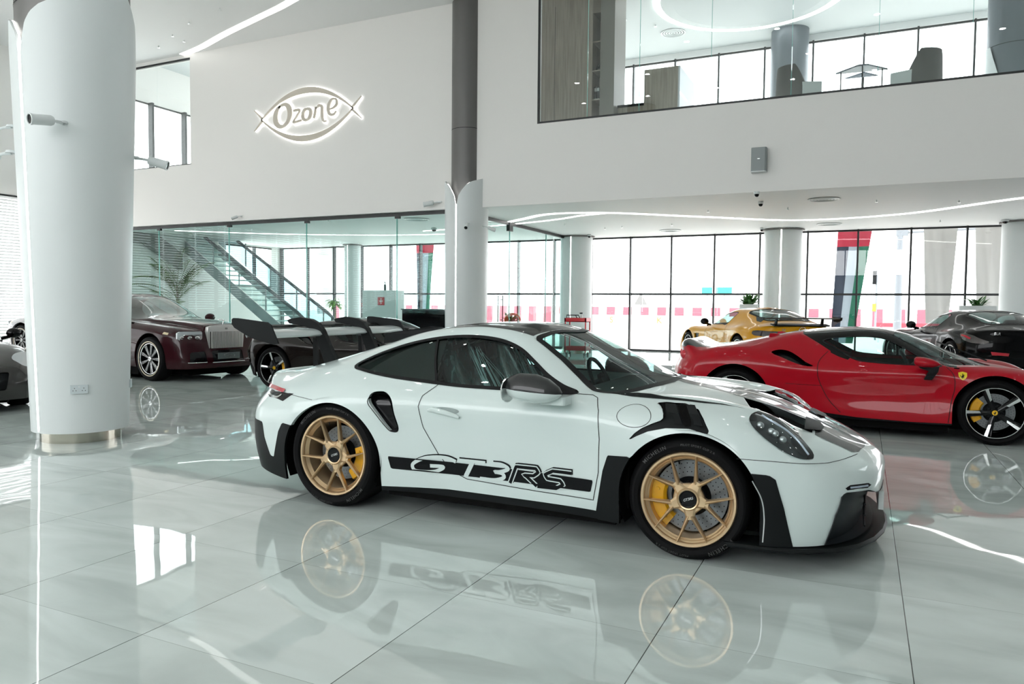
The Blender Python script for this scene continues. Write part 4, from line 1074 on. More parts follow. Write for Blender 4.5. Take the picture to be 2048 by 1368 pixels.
def bushy(x, y, zt, label, r=.36, n=40, white=True, wp=.25):
    c = empty('potted_plant', (x, y, 0), 0, label, 'plant')
    MB().rbox((-wp, -.18, 0), (wp, .18, zt), .04).build('planter', M_WHITE, c); q = MB()
    for k in range(n): a = rnd.uniform(0, 2*PI); leaf(q, (rnd.uniform(-.1, .1), rnd.uniform(-.1, .1), zt-.02), (math.cos(a), math.sin(a), rnd.uniform(.5, 2.2)), r*rnd.uniform(.7, 1.15), .085, .45)
    q.build('foliage', M_LEAF, c)
bushy(-3.0, 22.4, 1.55, 'dark leafy plant in a tall planter behind the yellow coupe', .42, 70)
bushy(2.66, 22.4, 1.55, 'broad leafy plant in a long white planter behind the black grand tourer', .34, 26, wp=.42)
bushy(-10.9, 22.9, .9, 'leafy plant in a white planter behind the glass door beside the slim column', .45, 40)

# ---------------------------------------------------------------- kiosk, display, trolley, door pull
kk = empty('service_counter', (-13.6, 19.0, 0), 0, 'white service counter with a small red sign behind the glass', 'counter')
MB().rbox((-.62, 0, 0), (.62, .5, 1.88), .02).build('counter_body', mat('counter_white', (.74, .74, .73), .35), kk)
MB().box((-.03, -.008, 1.42), (.22, 0, 1.67)).build('red_sign', mat('sign_red', (.62, .05, .06), .5), kk)
MB().box((.085, -.010, 1.46), (.105, -.008, 1.63)).box((.03, -.010, 1.535), (.16, -.008, 1.555)).build('sign_mark', M_WHITEP, kk)
bt = empty('spray_bottle', (-13.5, 19.2, 1.88), 0, 'dark pump bottle standing on the white service counter', 'bottle')
MB().lathe([(.001, 0), (.045, 0), (.045, .16), (.015, .20), (.015, .24), (.001, .24)], 16).build('bottle_body', mat('bottle_grey', (.15, .17, .17), .3), bt, True); MB().box((-.012, -.05, .24), (.012, .012, .265)).build('pump', M_BLK, bt)
fa = empty('fire_alarm_point', (-14.33, 19.2, 1.38), 0, 'tiny red fire alarm box left of the service counter', 'alarm')
MB().box((-.05, -.03, 0), (.05, .03, .1)).build('alarm_box', mat('alarm_red', (.55, .03, .05), .4), fa); MB().box((-.03, -.033, .03), (.03, -.03, .07)).build('alarm_glass', M_WHITEP, fa)
MB().box((-.01, -.01, -1.38), (.01, .01, 0)).build('post', M_WHITE, fa)
dp = empty('display_counter', (-10.7, 17.0, 0), 0, 'low black glossy display counter behind the glass partition', 'counter')
MB().rbox((-.70, 0, 0), (.70, .5, 1.30), .02).build('counter_body', M_GBLK, dp); MB().box((-.72, -.02, 1.30), (.72, .52, 1.33)).build('counter_top', mat('counter_top_grey', (.12, .13, .13), .3), dp)
M_TRED = mat('trolley_red', (.62, .02, .03), .3, coat=.5)
tl_ = empty('tool_trolley', (-7.62, 20.6, 0), 0, 'red open tool trolley with black handles beside the back column', 'trolley')
for z in (.14, .62, .98):
    MB().box((-.34, -.2, z), (.34, .2, z+.015)).box((-.34, -.2, z), (-.33, .2, z+.12)).box((.33, -.2, z), (.34, .2, z+.12)).box((-.34, -.2, z), (.34, -.19, z+.12)).box((-.34, .19, z), (.34, .2, z+.12)).build('tray', M_TRED, tl_)
for x in (-.33, .30):
    for y in (-.2, .17): MB().box((x, y, .08), (x+.035, y+.03, 1.1)).build('corner_post', M_TRED, tl_)
for y in (-.12, .12): MB().tube([(-.30, y, 1.08), (-.30, y, 1.18), (-.02, y, 1.18), (.02, y, 1.10)], .014, 8).build('push_handle', M_BLK, tl_, True)
for x in (-.28, .28):
    for y in (-.15, .15): MB().lathe([(.001, -.015), (.04, -.015), (.04, .015), (.001, .015)], 16, 'x', c=(x, y, .04)).build('castor', M_BLK, tl_)
bt = empty('spray_bottle', (-7.50, 20.6, 1.0), 0, 'white trigger spray bottle on top of the red tool trolley', 'bottle')
MB().lathe([(.001, 0), (.04, 0), (.04, .14), (.014, .19), (.014, .22)], 14).build('bottle_body', M_WHITE, bt, True); MB().prism([(-.05, .22), (.03, .22), (.03, .26), (-.06, .25)], -.012, .012, 'y').build('trigger_head', M_BLK, bt)
hs = empty('coiled_hose', (-9.9, 20.9, 0), 0, 'orange coiled hose on a black stand behind the glass partition', 'hose')
hm = MB()
for k in range(4): hm.tube([(.26*math.cos(a)*(1-.06*k), .04*k, 1.0+.20*math.sin(a)*(1-.06*k)) for a in np.linspace(0, 2*PI, 25)[:-1]], .022, 6, closed=True)
hm.build('hose_coil', mat('hose_orange', (.7, .12, .03), .4), hs, True); MB().box((-.02, .02, 0), (.02, .06, 1.0)).box((-.2, -.1, 0), (.2, .2, .03)).build('hose_stand', M_BLK, hs)
if 0:
  dh = empty('door_pull', (-8.88, 18.15, 1.03), 0, 'long black ladder door pull on the glass partition', 'door handle')
# low stage under the two coupes at the back windows
stg = struct('floor_stage', MB().prism([(-4.1, 15.9), (11.5, 15.9), (11.5, 20.8), (-4.1, 20.8)], 0.001, .17), mat('stage_white', (.6, .62, .62), .2))
# ---------------------------------------------------------------- street outside the back windows
struct('floor_street', MB().box((-140, YB+.3, -.25), (120, 220, -.15)).box((-140, -90, -.25), (XL-.4, YB+.3, -.15)).box((XR+.4, -90, -.25), (120, YB+.3, -.15)).box((XL-.4, -90, -.25), (XR+.4, YF-.4, -.15)), mat('pale_concrete', (.62, .60, .57), .8))
M_OUTW = mat('barrier_white', (.75, .74, .72), .6); M_OUTR = mat('barrier_red', (.36, .07, .10), .6)
bw = None; br = None; k = 0
bY = 50.0
def barrier(x, m, lab, src):
    if src is None:
        P = [(-.24, 0), (.24, 0), (.24, .3), (.12, .55), (.09, 1.62), (-.09, 1.62), (-.12, .55), (-.24, .3)]
        o = MB().prism([(p[0], p[1]) for p in P], -.29, .29, 'x').build('road_barrier', m)
    else: o = src.copy(); C.objects.link(o)
    o.location = (x, bY, -.15); tag(o, lab, 'barrier', 'white barriers along the street' if m is M_OUTW else 'red barriers along the street'); return o
for i in range(84):
    x = -40+.6*i; r = i % 2 == 0
    if r: o = barrier(x, M_OUTR, 'pinkish red plastic road barrier in the street row outside the windows', br); br = br or o
    else: o = barrier(x, M_OUTW, 'white plastic road barrier in the street row outside the windows', bw); bw = bw or o
# low site hoarding in front of it with orange print
hd = empty('street_hoarding', (-13, 47, -.15), 0, 'low white hoarding with faint orange letters and dots outside', 'hoarding')
MB().box((-6, -.05, 0), (12, .05, 1.08)).build('hoarding_board', M_OUTW, hd)
for x, t in ((-3.6, 'R'), (-2.0, 'S'), (1.2, 'K')):
    V, F = text_vf(t, .55, bold=True); mesh('hoarding_letter', [(v[0]+x, -.06, v[1]+.75) for v in V], F, mat('print_orange', (.45, .17, .06), .6), hd, False)
for x in (5.2, 6.3, 7.4): MB().lathe([(.001, -.06), (.2, -.06)], 20, 'y', c=(x, 0, .75)).build('hoarding_dot', mat('print_orange', (.45, .17, .06)), hd)
# vertical hanging flag with four colours, and plain white banners
def cloth(name, x0, x1, z0, z1, y, cols, label, slant=0.0, taper=.12, group=None):
    c = empty(name, (0, y, 0), 0, label, 'flag' if len(cols) > 1 else 'banner', group)
    H_ = z1-z0
    for (u0, u1, v0, v1, m) in cols:
        V = []; nu, nv = 8, 18
        for th in (0, .012):
            for j in range(nv+1):
                for i in range(nu+1):
                    u = u0+(u1-u0)*i/nu; v = v0+(v1-v0)*j/nv; w = (x1-x0)*(1-taper*(1-v))
                    X = x0+slant*(1-v)+w*u; V.append((X, .05*math.sin(9*u+3*v)+th, z0+H_*v))
        nn = (nu+1)*(nv+1); F = [(j*(nu+1)+i, j*(nu+1)+i+1, (j+1)*(nu+1)+i+1, (j+1)*(nu+1)+i) for j in range(nv) for i in range(nu)]
        F += [tuple(k+nn for k in f[::-1]) for f in F]
        mesh('cloth_panel', V, F, m, c, True)
    return c
FR, FG, FW, FB = mat('flag_red', (.55, .015, .06), .7), mat('flag_green', (.008, .17, .10), .7), mat('flag_white', (.46, .55, .64), .7), mat('flag_black', (.018, .032, .065), .7)
cloth('hanging_flag', -.82, .23, .3, 4.30, 27.0, [(0, 1, .80, 1, FR), (0, .37, 0, .80, FB), (.37, .68, 0, .80, FW), (.68, 1, 0, .80, FG)], 'large hanging flag in red, black, white and green outside the right windows', -.15, .35)
cloth('hanging_flag', -17.4, -16.45, .3, 4.30, 27.0, [(0, 1, .84, 1, FR), (0, .37, 0, .84, FB), (.37, .68, 0, .84, FW), (.68, 1, 0, .84, FG)], 'flag in red, black, white and green seen through the glass room', .1, .45)
MW_ = mat('banner_white', (.52, .52, .51), .8)
cloth('hanging_banner', 1.66, 2.62, 1.0, 4.30, 27.0, [(0, 1, 0, 1, MW_)], 'plain white hanging banner outside right of the flag', .15, .35)
cloth('hanging_banner', 3.08, 4.0, 1.0, 4.30, 27.15, [(0, 1, 0, 1, MW_)], 'plain white banner beside the far right column', .15, .3)
cloth('hanging_banner', -23.0, -21.7, 1.0, 4.30, 27.0, [(0, 1, 0, 1, MW_)], 'plain white banner seen through the staircase room windows', .25, .35)
struct('trim_3', MB().box((-24, 26.9, 4.30), (8, 27.3, 4.42)).box((-24, 24.2, 4.42), (8, 27.3, 4.5)), M_OUTW)
# street furniture
M_POST = mat('post_grey', (.16, .18, .20), .5)
lp = empty('street_lamp', (1.35, 36, -.15), 0, 'grey street lamp post with side arm outside the right windows', 'lamp post')
MB().tube([(0, 0, 0), (0, 0, 4.9)], [.17, .12], 12).build('post', M_POST, lp, True); MB().box((-.16, -.1, 4.75), (.3, .1, 5.0)).build('bracket', M_POST, lp); MB().tube([(0, 0, 4.9), (7, 0, 5.1)], .07, 8).build('arm', M_POST, lp)
tf = empty('traffic_light', (.6, 43, -.15), 0, 'slim traffic light pole standing outside left of the lamp post', 'traffic light')
MB().tube([(0, 0, 0), (0, 0, 3.9)], .05, 8).build('pole', M_POST, tf); MB().box((-.20, -.1, 2.9), (-.02, .1, 3.6)).build('signal_head', M_BLK, tf); MB().box((-.18, -.08, 1.5), (-.0, -.05, 1.9)).build('push_box', mat('push_yellow', (.4, .25, .03), .5), tf)
sg_ = empty('direction_sign', (-10.9, 62, -.15), 0, 'green overhead road signs seen through the window above the yellow coupe', 'road sign')
M_SG = mat('sign_green', (.02, .22, .20), .5)
for x, hw in ((-.75, .42), (.62, .62)): MB().box((x-hw, -.05, 2.75), (x+hw, .05, 3.30)).build('sign_board', M_SG, sg_); MB().tube([(x, .08, 0), (x, .08, 3.1)], .05, 6).build('sign_post', M_POST, sg_)
ts = empty('warning_sign', (-12.5, 45, -.15), 0, 'grey triangular road sign outside the middle windows', 'road sign')
MB().prism([(-.42, 1.75), (.42, 1.75), (0, 2.5)], -.02, .02, 'y').build('sign_plate', mat('sign_back_grey', (.14, .14, .14), .5), ts); MB().tube([(0, .03, 0), (0, .03, 2.2)], .03, 6).build('sign_post', M_POST, ts)
rr = empty('traffic_rail', (3.6, 40, -.15), 0, 'low red and white rail outside between the flag and banner', 'barrier')
MB().box((-3, -.05, .75), (3, .05, .95)).build('rail', mat('rail_red', (.33, .04, .06), .5), rr)
for x in (-2.9, 0, 2.9): MB().box((x-.04, -.04, 0), (x+.04, .04, .9)).build('rail_post', M_OUTW, rr)
def far_car(x, y, rz, m, label, suv=False):
    c = empty('parked_car', (x, y, -.15), rz, label, 'car')
    h1, h2 = (1.0, 1.7) if suv else (.85, 1.42)
    body = [(-2.2,.35),(-2.25,.7),(-2.1,h1),(-1.7,h1+.05),(-1.35,h2-.05),(-.6,h2),(.2,h2-.03),(.95,h1+.06),(1.9,h1-.08),(2.2,.75),(2.25,.4),(1.9,.28),(-1.9,.28)]
    V = []
    for y_, s in ((-.88, .0), (-.72, 1), (.72, 1), (.88, 0)):
        for px_, pz in body: V.append((px_*(1 if s else .985), y_, pz if (s or pz <= h1+.01) else h1+.02))
    n = len(body); F = [(j*n+i, j*n+(i+1) % n, (j+1)*n+(i+1) % n, (j+1)*n+i) for j in range(3) for i in range(n)]+[tuple(range(n)), tuple(range(3*n, 4*n))[::-1]]
    mesh('body', V, F, m, c, False)
    gw = MB()
    for sd in (-1, 1): gw.prism([(-1.5, h1+.08), (-1.25, h2-.10), (.15, h2-.10), (.8, h1+.08)], min(sd*.73, sd*.76), max(sd*.73, sd*.76), 'y')
    gw.build('windows', M_GBLK, c)
    for px_ in (-1.4, 1.4):
        for sd in (-1, 1): MB().lathe([(.001, -.1), (.33, -.1), (.34, .1), (.001, .1)], 20, 'y', c=(px_, sd*.82, .33)).build('wheel', M_TYRE, c)
PCW, PCB = mat('far_white', (.55, .56, .57), .4), mat('far_blue', (.10, .20, .24), .4)
far_car(-1.2, 54, .1, PCW, 'white parked car outside left of the hanging flag', True)
far_car(4.2, 52, 0, PCW, 'white parked car outside behind the traffic light')
far_car(7.6, 46, .2, PCB, 'blue-grey parked car outside right of the white banner', True)
far_car(10.5, 60, 0, PCB, 'small blue parked car farther off behind the lamp post')
far_car(-7.2, 58, 0, PCB, 'dark parked car outside under the green road signs')
# ---------------------------------------------------------------- white winged sports coupe (hero)
def hero_net():
    N = []
    N.append([(-2.26,0,.22),(-2.30,0,.34),(-2.31,0,.48),(-2.29,0,.65),(-2.23,0,.76),(-2.27,0,.865),(-2.25,0,.872),(-2.24,0,.875),(-2.23,0,.878)])
    N.append([(-2.24,.33,.22),(-2.27,.33,.34),(-2.285,.33,.48),(-2.27,.33,.65),(-2.20,.32,.76),(-2.23,.33,.862),(-2.20,.25,.875),(-2.18,.12,.88),(-2.17,0,.883)])
    N.append([(-2.13,.62,.22),(-2.16,.63,.33),(-2.18,.63,.47),(-2.17,.62,.65),(-2.09,.60,.76),(-2.08,.57,.85),(-2.08,.42,.882),(-2.07,.2,.895),(-2.07,0,.897)])
    N.append([(-1.95,.83,.2),(-1.97,.845,.32),(-1.985,.845,.46),(-1.975,.84,.63),(-1.91,.79,.745),(-1.89,.70,.83),(-1.90,.52,.895),(-1.90,.28,.918),(-1.90,0,.922)])
    def st(x, P): N.append([(x, a, b) for a, b in P])
    st(-1.65,[(.92,.16),(.94,.28),(.945,.46),(.93,.65),(.875,.785),(.745,.885),(.55,.95),(.30,.985),(0,.99)])
    st(-1.35,[(.935,.16),(.95,.28),(.955,.46),(.948,.67),(.895,.82),(.765,.93),(.555,1.025),(.32,1.07),(0,1.085)])
    st(-1.05,[(.93,.16),(.945,.28),(.955,.46),(.955,.68),(.915,.83),(.79,.955),(.575,1.105),(.33,1.155),(0,1.17)])
    st(-.80,[(.90,.165),(.915,.28),(.93,.45),(.943,.66),(.915,.81),(.815,.928),(.575,1.175),(.33,1.225),(0,1.24)])
    st(-.50,[(.87,.17),(.885,.28),(.90,.45),(.917,.66),(.90,.80),(.818,.908),(.575,1.225),(.33,1.275),(0,1.287)])
    st(-.20,[(.865,.17),(.875,.28),(.89,.45),(.905,.65),(.89,.79),(.812,.896),(.575,1.238),(.33,1.29),(0,1.302)])
    st(.10,[(.865,.168),(.875,.28),(.887,.45),(.90,.64),(.885,.785),(.808,.89),(.595,1.180),(.36,1.262),(0,1.285)])
    st(.35,[(.865,.165),(.875,.28),(.885,.45),(.898,.64),(.885,.78),(.805,.886),(.645,1.045),(.38,1.17),(0,1.205)])
    st(.62,[(.875,.16),(.89,.28),(.90,.45),(.905,.64),(.885,.785),(.785,.880),(.69,.915),(.42,1.045),(0,1.08)])
    st(.95,[(.92,.155),(.935,.28),(.945,.44),(.938,.64),(.89,.795),(.725,.886),(.60,.893),(.35,.925),(0,.948)])
    st(1.23,[(.93,.15),(.95,.28),(.955,.44),(.95,.65),(.885,.80),(.70,.880),(.50,.878),(.27,.893),(0,.896)])
    N.append([(1.55,.94,.15),(1.545,.947,.28),(1.53,.947,.44),(1.51,.935,.60),(1.50,.872,.75),(1.49,.70,.848),(1.46,.50,.840),(1.44,.25,.858),(1.42,0,.861)])
    N.append([(1.73,.91,.15),(1.73,.92,.28),(1.72,.92,.42),(1.70,.90,.55),(1.69,.845,.68),(1.68,.70,.787),(1.64,.48,.790),(1.62,.25,.811),(1.60,0,.815)])
    N.append([(1.91,.82,.155),(1.92,.835,.28),(1.92,.84,.40),(1.91,.82,.50),(1.88,.78,.58),(1.84,.68,.665),(1.78,.47,.732),(1.76,.24,.757),(1.75,0,.762)])
    N.append([(2.06,.64,.16),(2.09,.65,.28),(2.11,.64,.38),(2.10,.62,.46),(2.06,.60,.535),(2.00,.54,.605),(1.96,.40,.662),(1.92,.2,.692),(1.90,0,.700)])
    N.append([(2.15,.36,.16),(2.18,.36,.28),(2.20,.36,.38),(2.205,.35,.46),(2.185,.34,.525),(2.14,.31,.572),(2.10,.22,.608),(2.06,.11,.628),(2.04,0,.636)])
    N.append([(2.18,0,.16),(2.22,0,.28),(2.235,0,.38),(2.245,0,.46),(2.235,0,.52),(2.20,0,.56),(2.17,0,.58),(2.14,0,.592),(2.12,0,.60)])
    return np.array(N)

WIN = [(-1.165,.985),(-1.05,1.055),(-.90,1.112),(-.75,1.155),(-.55,1.192),(-.36,1.208),(-.20,1.205),(-.05,1.183),(.08,1.135),(.19,1.062),(.30,.985),(.42,.925),(.52,.893),(.50,.889),(.09,.891),(-.28,.895),(-.54,.910),(-.80,.928),(-.96,.945),(-1.08,.962),(-1.15,.973)]
M_HERO = mat('white_paint', (0.66, 0.75, 0.735), 0.30, coat=0.7, spec=0.3)
M_CARB = mat('carbon_weave', (0.022, 0.023, 0.024), 0.35, coat=.6, spec=.2)
M_SATIN = mat('satin_black', (0.007, 0.0085, 0.009), 0.42, spec=.14)

def wrap_mat():
    if 'plastic_wrap' in MATS: return MATS['plastic_wrap']
    m = glass_mat('plastic_wrap', (.85, .97, .96), 1.0, .08); nt = m.node_tree
    o = [n for n in nt.nodes if n.type == 'OUTPUT_MATERIAL'][0]; src = o.inputs[0].links[0].from_socket
    d = nt.nodes.new('ShaderNodeBsdfDiffuse'); d.inputs[0].default_value = (.55, .72, .72, 1)
    nz = nt.nodes.new('ShaderNodeTexNoise'); nz.inputs['Scale'].default_value = 9; mp = nt.nodes.new('ShaderNodeMapping'); mp.inputs['Scale'].default_value = (3, 3, .5); tc = nt.nodes.new('ShaderNodeTexCoord')
    nt.links.new(tc.outputs['Object'], mp.inputs[0]); nt.links.new(mp.outputs[0], nz.inputs['Vector'])
    r = nt.nodes.new('ShaderNodeMapRange'); r.inputs[1].default_value = .45; r.inputs[2].default_value = .7; r.inputs[3].default_value = .05; r.inputs[4].default_value = .6
    mx = nt.nodes.new('ShaderNodeMixShader'); nt.links.new(nz.outputs['Fac'], r.inputs[0]); nt.links.new(r.outputs[0], mx.inputs[0]); nt.links.new(src, mx.inputs[1]); nt.links.new(d.outputs[0], mx.inputs[2]); nt.links.new(mx.outputs[0], o.inputs[0])
    return m

def build_hero():
    car = empty('sports_coupe', (-2.095, 5.02, 0), 0.0108,
        'white sports coupe with tall rear wing, gold wheels and black side stripe, nearest the camera', 'car')
    S = Shell(hero_net(), 0.017, 0.013)
    FX, RX = 1.2285, -1.2285
    # openings
    S.cut('void', circle(RX+.0, .355, .402, 72, .382), 'side', lambda P: P[:, 1] > .6)
    S.cut('void', circle(FX+.0, .345, .390, 72, .376), 'side', lambda P: P[:, 1] > .6)
    S.cut('void', [(RX-.402, -.1), (RX+.402, -.1), (RX+.402, .355), (RX-.402, .355)], 'side', lambda P: P[:, 1] > .6)
    S.cut('void', [(FX-.390, -.1), (FX+.390, -.1), (FX+.390, .345), (FX-.390, .345)], 'side', lambda P: P[:, 1] > .6)
    win = smooth_line(WIN, 0.03, True)
    S.cut('side_glass', win, 'side', lambda P: (P[:, 1] > .45) & (P[:, 0] < .60))
    S.cut('intake', smooth_line([(-.917,.80),(-.896,.825),(-.85,.835),(-.798,.832),(-.744,.793),(-.71,.70),(-.675,.60),(-.685,.575),(-.73,.574),(-.765,.605),(-.82,.665),(-.868,.715),(-.912,.765)], .02, True), 'side', lambda P: P[:, 1] > .5)
    door = [(.62,.884),(.656,.87),(.689,.801),(.708,.64),(.705,.445),(.671,.272),(.30,.278),(-.187,.302),(-.30,.346),(-.391,.449),(-.495,.621),(-.535,.754),(-.516,.823),(-.425,.903),(-.3,.897),(.1,.893)]
    # headlamp
    HL = [(1.53,.80),(1.538,.825),(1.565,.836),(1.61,.825),(1.68,.795),(1.745,.752),(1.80,.70),(1.845,.655),(1.868,.625),(1.866,.605),(1.84,.602),(1.79,.612),(1.72,.645),(1.65,.69),(1.59,.735),(1.55,.77)]
    S.cut('headlamp', smooth_line(HL, .02, True), 'side', lambda P: (P[:, 1] > .58) & (P[:, 0] > 1.4))
    # front fender louvre
    LV = [(1.011,.861),(1.07,.868),(1.116,.866),(1.175,.866),(1.22,.856),(1.263,.840),(1.30,.80),(1.335,.745),(1.342,.728),(1.33,.722),(1.226,.744),(1.099,.738),(.999,.712),(.93,.678),(.882,.649),(.92,.695),(.958,.726),(1.02,.758),(1.078,.782),(1.075,.81),(1.057,.836)]
    S.cut('louvre', dense_line(LV, .02, True), 'side', lambda P: P[:, 1] > .5)
    # windscreen, roof panel, rear screen  (top view)
    WS = [(.995,0),(.985,.19),(.975,.25),(.95,.375),(.90,.52),(.845,.611),(.75,.70),(.67,.735),(.61,.735),(.50,.672),(.35,.602),(.22,.565),(.15,.552),(.135,.53),(.165,.36),(.20,.2),(.225,.1),(.235,0),(.235,-.1),(.995,-.1)]
    S.cut('windscreen', WS, 'top', lambda P: (P[:, 2] > .86))
    RF = [(.225,-.1),(.215,.12),(.19,.2),(.155,.36),(.115,.525),(.01,.524),(-.35,.515),(-.6,.50),(-.72,.47),(-.72,-.1)]
    S.cut('roof_panel', RF, 'top', lambda P: P[:, 2] > 1.0)
    RS = [(-.86,-.1),(-.86,.42),(-1.2,.44),(-1.5,.40),(-1.52,-.1)]
    S.cut('rear_screen', RS, 'top', lambda P: P[:, 2] > .9)
    # bonnet carbon centre with exhaust openings
    BN = [(.99,-.1),(.985,.10),(1.28,.19),(1.42,.235),(1.635,.21),(1.80,.165),(1.855,.165),(1.86,.48),(1.93,.478),(2.06,.42),(2.09,.36),(2.125,.18),(2.135,0),(2.135,-.1)]
    NS = [(1.425,.25),(1.50,.50),(1.555,.62),(1.60,.63),(1.64,.60),(1.80,.50),(1.845,.485),(1.845,.19),(1.635,.235),(1.512,.25)]
    S.cut('nostril', NS, 'top', lambda P: P[:, 2] > .55)
    S.cut('bonnet', BN, 'top', lambda P: (P[:, 2] > .55))
    # lower front opening
    FI = [(-.1,.372),(.30,.374),(.45,.392),(.56,.426),(.735,.436),(.762,.415),(.789,.323),(.797,.207),(.80,.145),(-.1,.145)]
    S.cut('front_intake', FI, 'front', lambda P: P[:, 0] > 1.78)
    # rear diffuser zone
    DF = [(-.1,.56),(.55,.56),(.60,.50),(.62,.27),(.62,.10),(-.1,.10)]
    S.cut('rear_diffuser', DF, 'front', lambda P: P[:, 0] < -1.7)
    # black side sill
    S.cut('sill', [(-.84,.05),(-.84,.192),(-.332,.218),(.1,.215),(.70,.209),(.70,.05)], 'side', lambda P: P[:, 1] > .6)
    # black aero blades
    S.cut('blade', [(.765,.553),(.90,.56),(.90,.05),(.672,.05),(.689,.20),(.735,.46)], 'side', lambda P: P[:, 1] > .6)
    S.cut('blade', [(1.50,.56),(1.55,.532),(1.655,.527),(1.69,.505),(1.735,.36),(1.785,.14),(1.80,.05),(1.5,.05)], 'side', lambda P: P[:, 1] > .6)
    S.cut('rear_blade', [(-1.50,.553),(-1.56,.555),(-1.658,.566),(-1.698,.501),(-1.751,.307),(-1.795,.315),(-1.869,.446),(-1.893,.549),(-1.95,.555),(-2.4,.555),(-2.4,.05),(-1.5,.05)], 'side', lambda P: P[:, 1] > .5)
    S.cut('door', dense_line(door, .02, True), 'side', lambda P: P[:, 1] > .6, frm=('body', 'sill'))
    P_ = 'body_shell'
    S.piece('body', P_, M_HERO, car, wall=.03, wallvec=(0, -1, 0))
    doors = S.piece('door', 'door', M_HERO, car, one=False)
    gl = S.piece('side_glass', 'side_window', M_CARGLASS, car, off=-.006, one=False)
    S.piece('windscreen', 'windscreen', M_CARGLASS, car, off=-.004)
    S.piece('roof_panel', 'roof_panel', M_CARB, car)
    S.piece('rear_screen', 'rear_window', M_DKGLASS, car, off=-.003)
    S.piece('bonnet', 'bonnet_panel', M_CARB, car, off=.0015)
    S.piece('nostril', 'bonnet_vent', M_DARK, car, vec=(0.02, 0, -.05))
    S.piece('sill', 'side_sill', M_SATIN, car)
    S.piece('blade', 'aero_blade', M_SATIN, car, off=.008, wall=.03)
    S.piece('rear_blade', 'rear_corner', M_SATIN, car, off=.004, wall=.02)
    S.piece('rear_diffuser', 'diffuser', M_SATIN, car, vec=(.02, 0, 0))
    S.piece('front_intake', 'front_grille', mat('deep_navy_mesh', (.008, .012, .016), .5), car, vec=(-.07, 0, 0), wall=.075, wallvec=(1, 0, 0))
    S.piece('louvre', 'fender_louvre', M_SATIN, car, vec=(0, 0, 0), off=-.010)
    S.piece('intake', 'side_intake', M_GBLK, car, off=-.05, wall=.06, wallvec=(0, 1, 0))
    # headlamp: clear lens, dark bowl with small projectors
    hl = S.piece('headlamp', 'headlamp', glass_mat('headlamp_lens', (.88, .92, .93), 1.0), car, off=.001, one=False)
    Fh = S.faces('headlamp')
    for sd, lens in zip((1, -1), hl):
        ids, inv = np.unique(Fh, return_inverse=True); V = S.V[ids].copy(); c = V.mean(0)
        Vb = c+(V-c)*.96; Vb[:, 0] -= .03; Vb[:, 1] -= .045; Vb[:, 2] -= .02; Vb[:, 1] *= sd
        F = inv.reshape(-1, 3); F = F if sd > 0 else F[:, ::-1]
        mesh('lamp_bowl', Vb, F.tolist(), mat('lamp_bowl', (.035, .042, .046), .25, metal=.4), lens)
        pb = MB()
        for (x, z) in ((1.60, .775), (1.66, .745), (1.72, .705), (1.68, .79*.93)):
            h_, n_ = S.hit((x, z)); y = h_[1]-.035
            pb.ellipsoid((x-.012, sd*y, z-.008), (.022, .018, .022), 12, 8)
        pb.build('projector', M_PLUG, lens, True)
        lb = MB(); L = smooth_line([(1.60, .822), (1.72, .757), (1.80, .688), (1.852, .628)], .02)
        lb.tube([tuple(S.hit(p)[0]*np.array([1, sd, 1])-np.array([.01, sd*.014, .006])) for p in L], .006, 8)
        lb.build('light_strip', mat('lamp_strip', (.75, .82, .95), .1, metal=.2), lens, True)
    # seams
    ln = MB()
    for pts, w, pr, cl in ((door, .005, 'side', True), (circle(.907, .788, .101, 40, .060), .0035, 'side', True),
        ([(1.49,.605),(1.56,.603),(1.658,.60),(1.82,.589),(1.94,.581)], .0035, 'side', False),
        ([(-1.40,.745),(-1.60,.765),(-1.75,.775)], .0035, 'side', False)):
        for sd in (1, -1): ln.add(*onside(S.line(pts, w, pr, closed=cl, sm=not cl or len(pts) > 20, res=.012), sd))
    for sd in (1, -1):
        ln.add(*onside(S.line([(.396,.59),(.559,.585),(.71,.581)], .0035, 'front'), sd))
        ln.add(*onside(S.drape([[(.70,.735),(.858,.63),(.95,.668),(1.033,.700),(1.23,.706),(1.37,.698),(1.508,.69),(1.36,.712),(1.28,.728),(1.1,.735),(.85,.745)]], 'top', .002, .03), sd))
    ln.build('panel_gap', M_LINE, car)
    # rubber seal round the side glass, division bar, wing mirror triangle
    sb = MB()
    for sd in (1, -1):
        sb.add(*onside(S.line(win[::1], .026, 'side', off=.003, closed=True, sm=False, res=.02), sd))
        sb.add(*onside(S.line([(-.565, 1.19), (-.52, 1.05), (-.455, .905)], .016, 'side', off=.001), sd))
        sb.add(*onside(S.drape([[(.28,.985),(.20,.92),(.20,.893),(.51,.888)]], 'side', .001, .03), sd))
    sb.build('window_seal', M_RUB, car, True)
    wb = MB(); WSo = [(.975,.0),(.965,.19),(.93,.375),(.88,.51),(.83,.60),(.74,.685),(.67,.715),(.61,.715),(.50,.655),(.35,.585),(.22,.548),(.165,.535),(.155,.51),(.185,.36),(.22,.2),(.245,.1),(.25,0)]
    for sd in (1, -1): wb.add(*onside(S.line(WSo, .045, 'top', off=.0015, sm=False, res=.02), sd))
    wb.build('windscreen_frit', M_RUB, car, True)
    tq = MB()   # dark tinted rear quarter
    for sd in (1, -1):
        RQ = [p for p in win if p[0] < -.47]
        tq.add(*onside(S.drape([[tuple(p) for p in RQ]], 'side', -.012, .03), sd))
    tq.build('rear_quarter_tint', mat('tint_film', (.004, .005, .005), .25), car, True)
    # side stripe and lettering
    st = MB(); wh = MB(); ol = MB()
    sp = [(-.762,.405),(-.3,.404),(.2,.400),(.665,.392),(.668,.38),(.655,.322),(.645,.318),(.2,.320),(-.3,.322),(-.735,.321),(-.748,.327),(-.765,.392)]
